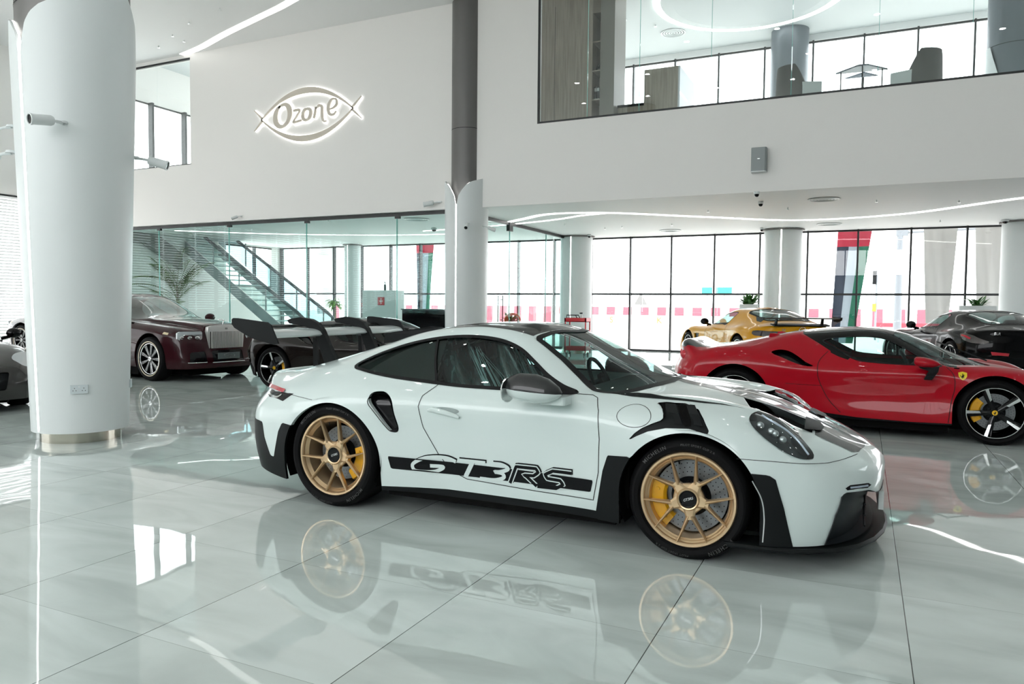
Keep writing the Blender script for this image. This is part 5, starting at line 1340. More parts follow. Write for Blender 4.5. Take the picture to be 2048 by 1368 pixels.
    def letters(sd):
        nonlocal_ = None
        # coordinates measured along the door: u forward, v up, slanted
        def P(u, v): return (-.60+u*.95+v*.35 if sd < 0 else .50-u*.95+v*.35, .305+v)
        G = [P(.315,.105),P(.25,.122),P(.15,.122),(P(.05,.10)),P(-.005,.055),P(.02,.022),P(.09,.015),P(.19,.028),P(.235,.06),P(.13,.06)]
        T1 = [P(.33,.118),P(.535,.118)]; T2 = [P(.44,.115),P(.42,.012)]
        T3 = [P(.585,.118),P(.66,.116),P(.71,.095),P(.66,.070),P(.62,.066),P(.68,.060),P(.70,.04),P(.65,.015),P(.53,.012)]
        R = [P(.755,.005),P(.76,.115),P(.90,.115),P(.925,.092),P(.90,.068),P(.83,.066),P(.85,.062),P(.945,.005)]
        Sx = [P(1.15,.112),P(1.02,.112),P(.975,.085),P(1.0,.062),P(1.09,.058),P(1.12,.035),P(1.08,.006),P(.95,.004)]
        for L, w in ((G, .024), (T1, .022), (T2, .030), (T3, .024)):
            ol.add(*onside(S.line([(x_+(.008 if sd < 0 else -.008), z_+.009) for x_, z_ in L], w, off=.0022, res=.01), sd)); wh.add(*onside(S.line(L, w, off=.0030, res=.01), sd))
        for L, w in ((R, .030), (Sx, .030)):
            ol.add(*onside(S.line([(x_+(.008 if sd < 0 else -.008), z_+.009) for x_, z_ in L], w+.004, off=.0022, res=.01, sm=False), sd)); wh.add(*onside(S.line(L, w+.004, off=.0030, res=.01, sm=False), sd))
            ol.add(*onside(S.line(L, w-.010, off=.0038, res=.01, sm=False), sd))
    for sd in (1, -1):
        st = MB(); wh = MB(); ol = MB()
        st.add(*onside(S.drape([sp], 'side', .0014, .03), sd)); letters(sd)
        so = st.build('side_stripe', M_BLK, car, True); ol.build('lettering_outline', M_BLK, so); wh.build('stripe_lettering', M_HERO, so)
    # louvre fins
    lf = MB()
    for sd in (1, -1):
        for x0 in (1.09, 1.20):
            pts = [(x0-.03, .862), (x0+.01, .82), (x0+.045, .765)]
            H = [S.hit(p)[0] for p in pts]; V = []
            for h_ in H: V += [tuple((h_+np.array([-.03, -.025, 0]))*np.array([1, sd, 1])), tuple((h_+np.array([.06, .006, 0]))*np.array([1, sd, 1])), tuple((h_+np.array([.06, -.004, 0]))*np.array([1, sd, 1]))]
            lf.add(V, [(0,3,4,1),(3,6,7,4),(1,4,5,2),(4,7,8,5)])
        dk = MB()
        for x0 in (1.02, 1.155): lf.add([], [])
    lf.build('louvre_fin', M_SATIN, car)
    lg = MB()
    for sd in (1, -1):
        lg.add(*onside(S.drape([[(1.035,.862),(1.06,.862),(1.09,.80),(1.085,.783),(1.078,.80)]], 'side', .001, .03), sd))
        lg.add(*onside(S.drape([[(1.135,.855),(1.185,.858),(1.235,.790),(1.238,.758),(1.205,.755)]], 'side', .001, .03), sd))
    lg.build('louvre_gap', M_DARK, car)
    # tail: full width light bar, reversing lamp, exhaust
    tl = MB()
    for sd in (1, -1):
        L = [(-1.70,.782),(-1.80,.786),(-1.90,.789),(-2.02,.79),(-2.09,.79)]
        tl.add(*onside(S.line(L, .030, 'side', off=.010), sd))
    L = [(y, .79) for y in (.60, .4, .2, 0.0)]
    for sd in (1, -1): tl.add(*onside(S.line(L, .03, 'rear', off=.010), sd))
    tl.build('rear_light_bar', M_RED, car, True)
    tr = MB(); tw = MB()
    for sd in (1, -1):
        tr.add(*onside(S.drape([[(-1.59,.774),(-1.682,.716),(-1.88,.728),(-1.95,.74),(-1.93,.772),(-1.75,.772)]], 'side', .003, .03), sd))
        tw.add(*onside(S.line([(-1.94,.748),(-1.84,.738),(-1.76,.738),(-1.72,.758)], .014, 'side', off=.006), sd))
    tr.build('rear_lamp', M_GBLK, car, True); tw.build('rear_lamp_rim', M_CHROME, car, True)
    ex = MB()
    for y in (-.055, .055): ex.lathe([(.042, -2.33), (.045, -2.34), (.048, -2.30), (.048, -2.2)], 24, 'x', c=(0, y, .30))
    ex.build('exhaust_tip', M_CHROME, car, True)
    # front splitter and number plate blank
    sp_ = MB(); V = []; F = []
    rows = [(1.45,.955),(1.70,.945),(1.86,.895),(2.0,.80),(2.11,.66),(2.19,.48),(2.24,.28),(2.26,.10)]
    pts = [(x, y) for x, y in rows]+[(x, -y) for x, y in rows[::-1]]
    inn = [(x-.16, y*.82) for x, y in rows]+[(x-.16, -y*.82) for x, y in rows[::-1]]
    n = len(pts)
    for (a, b), (c, d) in zip(pts, inn): V += [(a, b, .122), (a+.004, b*1.003, .134), (a-.008, b*.995, .146), (c, d, .150), (c, d, .118)]
    for i in range(n-1):
        for k in range(4): F.append((i*5+k, i*5+k+1, (i+1)*5+k+1, (i+1)*5+k))
    sp_.add(V, F); sp_.build('front_splitter', M_SATIN, car, True, .5)
    pl = MB().rbox((2.205, -.24, .245), (2.235, .24, .355), .006)
    plate = pl.build('plate_panel', mat('plate_white', (.72, .76, .76), .35), car)
    em = MB()
    for sg in (1, -1):
        em.tube([(2.238, .11*math.cos(a)*1.0, .30+sg*.026*math.sin(a)) for a in np.linspace(.25, PI-.25, 14)], .0035, 6)
    em.build('plate_emblem', M_PLUG, plate)
    V, F = text_vf('Ozone', .045, bold=True); mesh('plate_lettering', [(2.2375, x, .30+y) for x, y, z in V], F, M_PLUG, plate, False)
    pair(car, 'duct_flap', M_BLK, [S.drape([[(1.79,.18),(1.87,.14),(1.90,.25),(1.885,.38),(1.80,.505)]], 'top', .012, .03)])
    gb = MB()
    for z in (.22, .28, .34): gb.tube([(2.13, y, z) for y in np.linspace(-.55, .55, 5)], .006, 6)
    gb.build('intake_bar', M_BLK, car)
    # daytime light strips in the bumper
    dr = MB(); dl = MB()
    for sd in (1, -1):
        dr.add(*onside(S.drape([[(.726,.457),(.69,.468),(.543,.459),(.521,.446),(.57,.437),(.721,.446)]], 'front', .004, .03), sd))
        dl.add(*onside(S.line([(.56,.448),(.70,.456)], .010, 'front', off=.007), sd))
    dr.build('running_light', M_GBLK, car, True); dl.build('running_light_lens', mat('drl', (.6, .68, .8), .1, metal=.5), car, True)
    # blade edge highlights, painted on as thin silver ribbons
    be = MB()
    for sd in (1, -1): be.add(*onside(S.line([(1.575,.495),(1.625,.40),(1.64,.30),(1.635,.17)], .006, 'side', off=.010), sd))
    be.build('blade_edge_highlight', M_PLUG, car)
    # louvre in roof and roof fins
    rf = MB()
    for sd in (1, -1):
        rf.add(*onside(S.drape([[(-.02,.18),(.10,.20),(.12,.42),(-.05,.36)]], 'top', .0015, .05), sd))
        rf.add(*onside(S.drape([[(-.62,.22),(-.40,.20),(-.42,.42),(-.60,.42)]], 'top', .0015, .05), sd))
    rf.build('roof_print', M_SATIN, car, True)
    fn = MB()
    for sd in (1, -1):
        a = [( -1.16, .40, 1.13), (-1.15, .40, 1.205), (-.78, .37, 1.262), (-.68, .36, 1.258), (-.58, .36, 1.225), (-.62,.36,1.20)]
        V = [(x, sd*y, z) for x, y, z in a]+[(x, sd*(y-.014), z) for x, y, z in a]; n = len(a)
        fn.add(V, [tuple(range(n)), tuple(range(n, 2*n))[::-1]]+[(i, n+i, n+(i+1) % n, (i+1) % n) for i in range(n)])
    fn.build('roof_fin', M_SATIN, car)
    # underbody and housings
    ub = MB(); ub.box((-1.72, -.62, .13), (1.95, .62, .50)); ub.box((-.80, -.86, .13), (.80, .86, .22)); ub.box((-2.1, -.58, .18), (-1.6, .58, .60)); ub.box((1.62, -.60, .14), (2.0, .60, .42))
    ub.box((-.80, -.82, .22), (-.74, .82, .86)); ub.box((.80, -.80, .22), (.86, .80, .80)); ub.box((-.80, -.86, .2), (.80, -.83, .80)); ub.box((-.80, .83, .2), (.80, .86, .80))
    ub.box((-1.15,-.68,.80),(-.78,.68,.93))
    ub.build('underbody', M_DARK, car)
    wheel_well(car, RX, .364, .41, .58, .93); wheel_well(car, FX, .343, .395, .60, .93)
    # cabin
    dash = MB(); P = [(.35,.60),(.33,.80),(.42,.875),(.62,.885),(.95,.875),(.95,.6)]
    dash.prism([(x, z) for x, z in P], -.72, .72, 'y'); dash.build('dashboard', M_CABIN, car)
    for y in (-.36, .36):
        s_ = seat(car, -.12, y, .38, .68)
        cov = seat(s_, -.105, y, .385, .70, wrap_mat(), name='plastic_cover')
        cr_ = MB(); rnd = random.Random(int(y*100))
        for k in range(14):
            y0 = y+rnd.uniform(-.22, .22); x0 = -.15-.02; z0 = .62+rnd.uniform(-.05, .15); x1 = -.40+rnd.uniform(-.03, .03)
            cr_.tube([(x0+.03, y0, z0), ((x0+x1)/2+.03, y0*.99, (z0+1.10)/2), (x1, y+(y0-y)*.45, 1.10+rnd.uniform(-.02, .03))], [.002, .0045, .0015], 5)
        cr_.build('plastic_crease', mat('crease_white', (.75, .92, .92), .25), s_, True)
    steering_wheel(car, .30, .36, .86, .175)
    cg = MB()   # roll cage
    for y in (-.55, .55):
        cg.tube([(-.62, y, .40), (-.60, y, .9), (-.56, y*.85, 1.10), (-.55, 0, 1.18)], .02, 8)
        cg.tube([(-.58, y*.9, 1.05), (-1.0, y*.8, .85)], .02, 8)
    cg.build('roll_cage', M_CABIN, car, True)
    # mirrors
    for sd in (1, -1):
        mb = MB(); V = []; n = 20; rows = [(-.19,.02,.02),(-.165,.085,.055),(-.10,.115,.075),(0,.118,.078),(.08,.095,.065),(.14,.05,.04),(.165,.01,.01)]
        def shell(zsgn, m_, nm, par):
            q = MB(); VV = []; k = 12
            for dx, hz, hy in rows:
                for i in range(k+1):
                    a = PI*i/k
                    VV.append((.345+dx, sd*(1.015+hy*math.cos(a)*1.15+.0), .915+(hz*math.sin(a)*(.85 if zsgn > 0 else -.62))+dx*-.06))
            q.add(VV, [(r_*(k+1)+i, (r_+1)*(k+1)+i, (r_+1)*(k+1)+i+1, r_*(k+1)+i+1) for r_ in range(len(rows)-1) for i in range(k)])
            return q.build(nm, m_, par, True, 1.2)
        low = shell(-1, M_HERO, 'door_mirror', car)
        shell(1, M_CARB, 'mirror_cap', low)
        a_ = MB().rbox((.36, min(sd*.86, sd*1.0), .835), (.52, max(sd*.86, sd*1.0), .885), .02); a_.build('mirror_arm', M_HERO, low, False)
        gl_ = MB().prism([(1.015*sd+.10*math.cos(a), .912+.075*math.sin(a)) for a in np.linspace(0, 2*PI, 20)[:-1]], .158, .165, 'x'); gl_.build('mirror_glass', M_CHROME, low)
    # door handles
    for sd, dr_ in zip((1, -1), doors):
        hb = MB(); pts = [(-.455, .735), (-.42, .742), (-.34, .728), (-.26, .712), (-.225, .702)]
        ct = [S.hit(p)[0] for p in pts]
        hb.tube([tuple((c+np.array([0, .014, 0]))*np.array([1, sd, 1])) for c in ct], [.010, .018, .019, .015, .008], 10)
        hb.build('door_handle', M_HERO, dr_, True)
        rc = MB(); rc.add(*onside(S.drape([circle(-.335, .738, .10, 24, .022)], 'side', .0012, .03), sd)); rc.build('handle_recess_shade', mat('recess_shade_grey', (.30, .36, .35), .4), dr_)  # shade of the handle cup painted as a flat grey oval
    # wing: blade, flap, two swan-neck struts, endplates
    def foil(x0, c, t, z0, ang, n=14):
        P = []
        for i in range(n+1): q = i/n; P.append((q, t*(1.8*math.sqrt(q)*(1-q)+.15*(1-q)*q)))
        for i in range(n, -1, -1): q = i/n; P.append((q, -t*.75*(1.6*math.sqrt(q)*(1-q))))
        return [(x0-(c*q*math.cos(ang)+c*v*math.sin(ang)), z0+c*q*math.sin(ang)*-1+c*v*math.cos(ang)) for q, v in P]
    wg = MB(); ys = np.linspace(-.845, .845, 15); V = []; F = []
    base = foil(-1.80, .30, .16, 1.178, -.10); m_ = len(base)
    for y in ys:
        dz = -.02*(1-(y/.845)**2)*0
        V += [(x, y, z+dz) for x, z in base]
    for i in range(len(ys)-1): F += [(i*m_+k, i*m_+(k+1) % m_, (i+1)*m_+(k+1) % m_, (i+1)*m_+k) for k in range(m_)]
    wing = mesh('rear_wing', V, F, mat('wing_silver', (.58, .64, .64), .3, metal=.1, coat=.6), car, True, .8)
    fl = MB(); base = foil(-2.08, .10, .13, 1.232, -.20); V = []; F = []
    for y in ys: V += [(x, y, z) for x, z in base]
    for i in range(len(ys)-1): F += [(i*m_+k, i*m_+(k+1) % m_, (i+1)*m_+(k+1) % m_, (i+1)*m_+k) for k in range(m_)]
    fl.add(V, F); fl.build('wing_flap', M_SATIN, wing, True, .8)
    ep = [(-2.215,1.298),(-2.20,1.308),(-2.16,1.308),(-1.87,1.282),(-1.835,1.262),(-1.79,1.175),(-1.765,1.125),(-1.80,1.117),(-2.027,1.162),(-2.19,1.235),(-2.215,1.262)]
    for sd in (1, -1):
        e_ = MB().prism(ep, sd*.855-.007, sd*.855+.007, 'y'); e_.build('wing_endplate', M_SATIN, wing)
    sw = [(-2.16,1.285),(-2.13,1.298),(-2.03,1.312),(-1.92,1.298),(-1.85,1.268),(-1.80,1.215),(-1.74,1.10),(-1.66,.955),(-1.77,.93),(-1.83,1.07),(-1.875,1.175),(-1.92,1.222),(-1.98,1.238),(-2.06,1.25),(-2.14,1.26)]
    bs = [(-1.905,1.15),(-1.875,1.15),(-1.845,.88),(-1.90,.88)]
    for y in (-.30, .30):
        MB().prism(sw, y-.022, y+.022, 'y').build('wing_strut', M_SATIN, wing)
        MB().prism(bs, y-.012, y+.012, 'y').build('strut_brace', M_SATIN, wing)
    # wheels
    for sd in (-1, 1):
        make_wheel('gold', .343, .268, .262, car, (FX, sd*.795, .343), sd, rot=0 if sd < 0 else 10, cal=M_YEL, cal_ang=196, disc_r=.205)
        make_wheel('gold', .366, .281, .315, car, (RX, sd*.775, .366), sd, rot=0 if sd < 0 else 10, cal=M_YEL, cal_ang=-18, disc_r=.19)
    return car, S
# ---------------------------------------------------------------- other cars
def coupe(name, label, loc, rz, net, sp, res=(.028, .024), group=None):
    car = empty(name, loc, rz, label, 'car', group)
    S = Shell(np.array(net), *res); pm = sp['paint']; fx, rx = sp['hubs']; ra = sp['arch']
    for x, (R, zc) in ((fx, ra[0]), (rx, ra[1])):
        S.cut('void', circle(x, zc, R, 60), 'side', lambda P: P[:, 1] > .6)
        S.cut('void', [(x-R, -.1), (x+R, -.1), (x+R, zc), (x-R, zc)], 'side', lambda P: P[:, 1] > .6)
    for nm, obn, proj, poly, filt, mm, off, frm in sp['regions']:
        S.cut(nm, poly, proj, filt, frm=frm)
    S.piece('body', 'body_shell', pm, car, wall=.03)
    done = set()
    for nm, obn, proj, poly, filt, mm, off, frm in sp['regions']:
        if nm in done: continue
        done.add(nm)
        if nm in ('side_glass', 'door', 'headlamp', 'intake', 'tail_lamp', 'vent'):
            S.piece(nm, obn, mm, car, off=off, one=False, wall=.03 if off < -.02 else 0, wallvec=(0, 1, 0))
        else: S.piece(nm, obn, mm, car, off=off)
    it = [S.line(p, w, pr, closed=cl, sm=sm) for p, w, pr, cl, sm in sp['lines']]
    if it: pair(car, 'panel_gap', M_LINE, it)
    if sp.get('seal'): pair(car, 'window_seal', M_RUB, [S.line(sp['seal'], .022, 'side', off=.002, closed=True)])
    for x, (R, zc) in ((fx, ra[0]), (rx, ra[1])): wheel_well(car, x, zc, R+.012, .60, sp['yw']+.06)
    ub = MB(); x0, x1, ww, zt = sp['tub']
    ub.box((rx-.55, -.60, .10), (fx+.55, .60, .46)); ub.box((rx+ra[1][0]+.02, -ww, .09), (fx-ra[0][0]-.02, ww, .24))
    ub.box((x0, -ww, .24), (x0+.05, ww, zt)); ub.box((x1-.05, -ww, .24), (x1, ww, zt)); ub.box((x0, -ww, .24), (x1, -ww+.03, zt-.02)); ub.box((x0, ww-.03, .24), (x1, ww, zt-.02))
    ub.build('underbody', M_DARK, car)
    for y in (-.36, .36): seat(car, sp['seat'][0], y, sp['seat'][1], sp['seat'][2], sp.get('seatm'))
    d0 = sp['dash']; MB().prism([(d0, .5), (d0-.03, zt-.12), (d0+.06, zt-.02), (x1, zt-.02), (x1, .5)], -ww+.05, ww-.05, 'y').build('dashboard', M_CABIN, car)
    steering_wheel(car, d0-.06, .36, zt-.05, .175)
    for sd in (1, -1):
        make_wheel(sp['wheel'], sp['R'][0], sp['r'][0], sp['w'][0], car, (fx, sd*sp['yw'], sp['R'][0]), sd, sp.get('rot', 0), sp.get('cal'), 175, sp['r'][0]*.72)
        make_wheel(sp['wheel'], sp['R'][1], sp['r'][1], sp['w'][1], car, (rx, sd*(sp['yw']-.02), sp['R'][1]), sd, sp.get('rot', 0)+5, sp.get('cal'), 5, sp['r'][1]*.68)
    return car, S

def RED_NET():
    N = []
    N.append([(-2.12,0,.22),(-2.19,0,.35),(-2.21,0,.5),(-2.19,0,.68),(-2.13,0,.82),(-2.12,0,.94),(-2.08,0,.995),(-2.04,0,1.0),(-2.0,0,.99)])
    N.append([(-2.09,.4,.22),(-2.16,.4,.35),(-2.18,.4,.5),(-2.16,.4,.68),(-2.10,.4,.82),(-2.09,.4,.94),(-2.05,.32,1.005),(-2.0,.16,1.005),(-1.96,0,.995)])
    N.append([(-2.0,.72,.22),(-2.05,.73,.35),(-2.06,.73,.5),(-2.04,.73,.68),(-1.98,.71,.82),(-1.985,.70,.94),(-1.96,.55,1.015),(-1.93,.3,1.01),(-1.9,0,1.0)])
    N.append([(-1.80,.90,.2),(-1.84,.91,.35),(-1.87,.92,.5),(-1.87,.92,.66),(-1.83,.90,.79),(-1.80,.82,.872),(-1.78,.62,.935),(-1.78,.32,.95),(-1.78,0,.95)])
    def st(x, P): N.append([(x, a, b) for a, b in P])
    st(-1.55,[(.95,.2),(.96,.35),(.975,.5),(.975,.68),(.95,.82),(.84,.922),(.62,.955),(.33,.965),(0,.965)])
    st(-1.30,[(.96,.2),(.975,.35),(.985,.5),(.985,.70),(.955,.845),(.84,.942),(.60,.995),(.33,1.01),(0,1.015)])
    st(-1.0,[(.95,.2),(.96,.32),(.97,.48),(.97,.67),(.95,.81),(.85,.918),(.58,1.055),(.33,1.075),(0,1.08)])
    st(-.7,[(.93,.2),(.935,.3),(.94,.46),(.95,.62),(.945,.76),(.845,.868),(.56,1.105),(.33,1.135),(0,1.14)])
    st(-.4,[(.93,.19),(.93,.3),(.925,.45),(.935,.60),(.93,.74),(.84,.85),(.56,1.115),(.33,1.17),(0,1.18)])
    st(0,[(.93,.18),(.925,.28),(.905,.43),(.92,.58),(.93,.72),(.86,.83),(.55,1.14),(.33,1.197),(0,1.207)])
    st(.25,[(.93,.18),(.925,.28),(.90,.43),(.915,.58),(.93,.72),(.86,.825),(.56,1.12),(.34,1.185),(0,1.197)])
    st(.5,[(.93,.18),(.925,.28),(.90,.43),(.91,.58),(.93,.715),(.87,.812),(.61,1.03),(.37,1.12),(0,1.145)])
    st(.75,[(.94,.18),(.935,.28),(.905,.44),(.91,.58),(.93,.72),(.86,.805),(.70,.90),(.42,1.01),(0,1.05)])
    st(.97,[(.96,.19),(.96,.3),(.94,.46),(.94,.62),(.925,.73),(.84,.800),(.68,.825),(.42,.905),(0,.945)])
    st(1.33,[(.965,.19),(.98,.3),(.985,.48),(.975,.65),(.92,.76),(.78,.818),(.55,.79),(.3,.80),(0,.805)])
    st(1.65,[(.96,.18),(.97,.3),(.97,.46),(.95,.62),(.88,.73),(.74,.785),(.52,.735),(.28,.735),(0,.735)])
    N.append([(1.93,.92,.17),(1.94,.92,.28),(1.94,.91,.42),(1.92,.88,.54),(1.90,.80,.63),(1.88,.66,.68),(1.86,.46,.65),(1.85,.24,.645),(1.84,0,.645)])
    N.append([(2.15,.76,.16),(2.18,.76,.26),(2.18,.75,.38),(2.16,.72,.48),(2.13,.66,.54),(2.10,.55,.57),(2.08,.38,.56),(2.07,.2,.555),(2.06,0,.555)])
    N.append([(2.28,.45,.16),(2.32,.45,.25),(2.33,.44,.34),(2.31,.43,.41),(2.27,.4,.46),(2.24,.35,.48),(2.22,.25,.48),(2.21,.12,.48),(2.2,0,.48)])
    N.append([(2.32,0,.16),(2.37,0,.25),(2.38,0,.33),(2.36,0,.39),(2.32,0,.43),(2.30,0,.45),(2.28,0,.455),(2.27,0,.457),(2.26,0,.46)])
    return N

def mid_engine(label, loc, rz, paint, roofm, deckm, detail=True, cal=M_YEL, rot=39):
    SEAL = [(-.37,1.045),(-.268,1.083),(-.068,1.100),(.128,1.104),(.28,1.083),(.42,1.022),(.55,.948),(.68,.868),(.83,.813),(.70,.815),(.45,.818),(.20,.826),(-.01,.850),(-.11,.895),(-.25,.975)]
    GH = [(-.62,1.4),(-.60,1.122),(-.42,1.02),(-.30,.945),(-.20,.885),(-.12,.855),(-.05,.87),(0,.875),(.20,.86),(.55,.85),(.80,.84),(.90,.805),(.98,.80),(1.0,.86),(1.02,1.4)]
    WS = [(1.40,-.1),(1.40,0),(1.34,.30),(1.20,.50),(1.0,.68),(.88,.745),(.80,.735),(.62,.635),(.45,.56),(.36,.50),(.40,.3),(.42,0),(.42,-.1)]
    side = lambda P: P[:, 1] > .5
    sp = dict(paint=paint, hubs=(1.33, -1.33), arch=((.392, .345), (.405, .352)), yw=.83, R=(.343, .350), r=(.270, .272), w=(.26, .31),
        wheel='star', cal=cal, rot=rot, tub=(-.55, 1.0, .86, .80), seat=(-.10, .28, .70), dash=.62, seatm=mat('grey_seat', (.10, .13, .13), .5),
        regions=[
          ('greenhouse', 'roof_canopy', 'side', GH, None, roofm, 0, ('body',)),
          ('windscreen', 'windscreen', 'top', WS, lambda P: P[:, 2] > .76, M_CARGLASS, -.002, ('body', 'greenhouse')),
          ('side_glass', 'side_window', 'side', smooth_line(SEAL, .03, True), lambda P: (P[:, 1] > .45), M_CARGLASS, -.004, ('greenhouse', 'body')),
          ('rear_deck', 'engine_cover', 'top', [(-.60,-.1),(-.60,.30),(-1.0,.36),(-1.3,.58),(-1.6,.66),(-1.78,.70),(-2.2,.75),(-2.2,-.1)], lambda P: P[:, 2] > .93, deckm, .001, ('body',)),
          ('intake', 'side_intake', 'side', smooth_line([(-.931,.905),(-.882,.928),(-.80,.934),(-.72,.915),(-.64,.872),(-.54,.805),(-.455,.762),(-.50,.756),(-.58,.768),(-.69,.80),(-.80,.845),(-.89,.878)], .02, True), side, M_GBLK, -.05, ('body',)),
          ('door', 'door', 'side', dense_line([(.86,.800),(.925,.729),(.945,.588),(.92,.445),(.90,.215),(.4,.205),(-.14,.245),(-.164,.26),(-.271,.369),(-.343,.491),(-.406,.664),(-.399,.80),(-.36,.90),(-.309,.93),(-.20,.878),(-.11,.848),(-.02,.826),(.2,.808),(.55,.80)], .03, True), side, paint, 0, ('body',)),
          ('sill', 'side_sill', 'side', [(-.92,.05),(-.92,.27),(-.36,.238),(0,.205),(.56,.192),(.97,.205),(.97,.05)], side, M_GBLK, .004, ('body', 'door')),
          ('grille', 'front_grille', 'front', [(-.1,.22),(.85,.20),(.85,.32),(.5,.36),(-.1,.36)], lambda P: P[:, 0] > 1.9, M_BLK, -.02, ('body',)),
          ('headlamp', 'headlamp', 'top', [(1.75,.62),(1.95,.80),(2.12,.62),(2.0,.60)], lambda P: P[:, 2] > .45, M_LENS, .001, ('body',)),
          ('diffuser', 'diffuser', 'front', [(-.1,.1),(.95,.1),(.93,.42),(.6,.50),(-.1,.50)], lambda P: P[:, 0] < -1.75, M_BLK, -.01, ('body',)),
        ],
        lines=[([(.878,.806),(.941,.729),(.956,.588),(.93,.445),(.905,.21)], .007, 'side', False, True),
               ([(-.309,.933),(-.399,.816),(-.406,.664),(-.343,.491),(-.271,.369),(-.155,.245)], .007, 'side', False, True),
               ([(-.36,.54),(-.6,.545),(-.75,.55)], .004, 'side', False, True),
               ([(1.2,.55),(1.5,.60),(1.75,.58)], .005, 'top', False, True)], seal=SEAL)
    car, S = coupe('sports_car', label, loc, rz, RED_NET(), sp, (.026, .018))
    # fins, lamps, mirrors, badge
    pair(car, 'rear_fin', paint, [([(-1.0,.50,1.065),(-.985,.49,1.115),(-.93,.48,1.118),(-.80,.44,1.085),(-.80,.45,1.06),(-1.0,.44,1.065),(-.985,.46,1.115),(-.93,.45,1.118),(-.80,.42,1.085),(-.80,.42,1.06)], [(0,1,2,3,4),(5,9,8,7,6),(0,5,6,1),(1,6,7,2),(2,7,8,3),(3,8,9,4)])])
    tl = []
    for y, z in ((.66, .83), (.48, .84)):
        t = MB().lathe([(.0005, -2.03 if y > .6 else -2.08), (.045, -2.03 if y > .6 else -2.08), (.06, -2.01 if y > .6 else -2.06), (.065, -1.9)], 24, 'x', c=(0, y, z)); tl.append((t.V, t.F))
    pair(car, 'tail_lamp', M_RED, tl)
    pair(car, 'exhaust_tip', M_CHROME, [(lambda t: (t.V, t.F))(MB().lathe([(.045, -2.22), (.052, -2.23), (.055, -2.1)], 24, 'x', c=(0, .28, .60)))])
    for sd in (1, -1):
        q = MB(); VV = []; k = 14
        for dx, hz, hy in ((-.12,.03,.04),(-.10,.05,.075),(-.03,.055,.095),(.05,.045,.085),(.10,.025,.05),(.125,.008,.02)):
            for i in range(k): a = 2*PI*i/k; VV.append((.68+dx, sd*(1.03+hy*math.cos(a)), .855+hz*math.sin(a)-dx*.1))
        q.add(VV, [(r_*k+i, (r_+1)*k+i, (r_+1)*k+(i+1) % k, r_*k+(i+1) % k) for r_ in range(5) for i in range(k)]+[tuple(range(k))])
        mr = q.build('door_mirror', paint, car, True, 1.0)
        a_ = MB().prism([(.60,.815),(.80,.815),(.79,.76),(.735,.67),(.655,.67),(.70,.765),(.62,.79)], min(sd*.90, sd*1.02), max(sd*.90, sd*1.02), 'y')
        a_.build('mirror_arm', M_GBLK, mr)
    if detail:
        bd = [(.985,.752),(1.0,.756),(1.026,.762),(1.052,.756),(1.066,.752),(1.064,.715),(1.05,.69),(1.027,.675),(1.003,.69),(.988,.715)]
        pair(car, 'shield_badge', mat('badge_yellow', (.80, .62, .02), .35), [S.drape([bd], 'side', .003, .02)])
        V, F = horse(.055)
        pair(car, 'badge_emblem', M_BLK, [S.drape([[(1.026+x, .717+z) for x, z in [(-.30,-.95),(-.12,-.92),(-.05,-.62),(.02,-.35),(.22,-.55),(.30,-.80),(.46,-.78),(.40,-.50),(.30,-.25),(.32,-.02),(.55,.05),(.62,.22),(.50,.20),(.30,.15),(.22,.28),(.52,.38),(.66,.55),(.50,.52),(.25,.46),(.15,.60),(.12,.85),(-.02,1.0),(-.06,.82),(-.30,.72),(-.24,.62),(-.05,.62),(-.12,.35),(-.28,.05),(-.40,-.20),(-.62,.10),(-.72,.35),(-.85,.15),(-.70,-.15),(-.42,-.45),(-.30,-.70)] for x, z in [(x*.028, z*.028)]]], 'side', .005, .02)])
        wp = MB().tube([(1.30, -.45, .865), (1.0, -.30, .985), (.86, .10, 1.04)], .008, 6); wp.build('wiper', M_BLK, car)
    return car, S

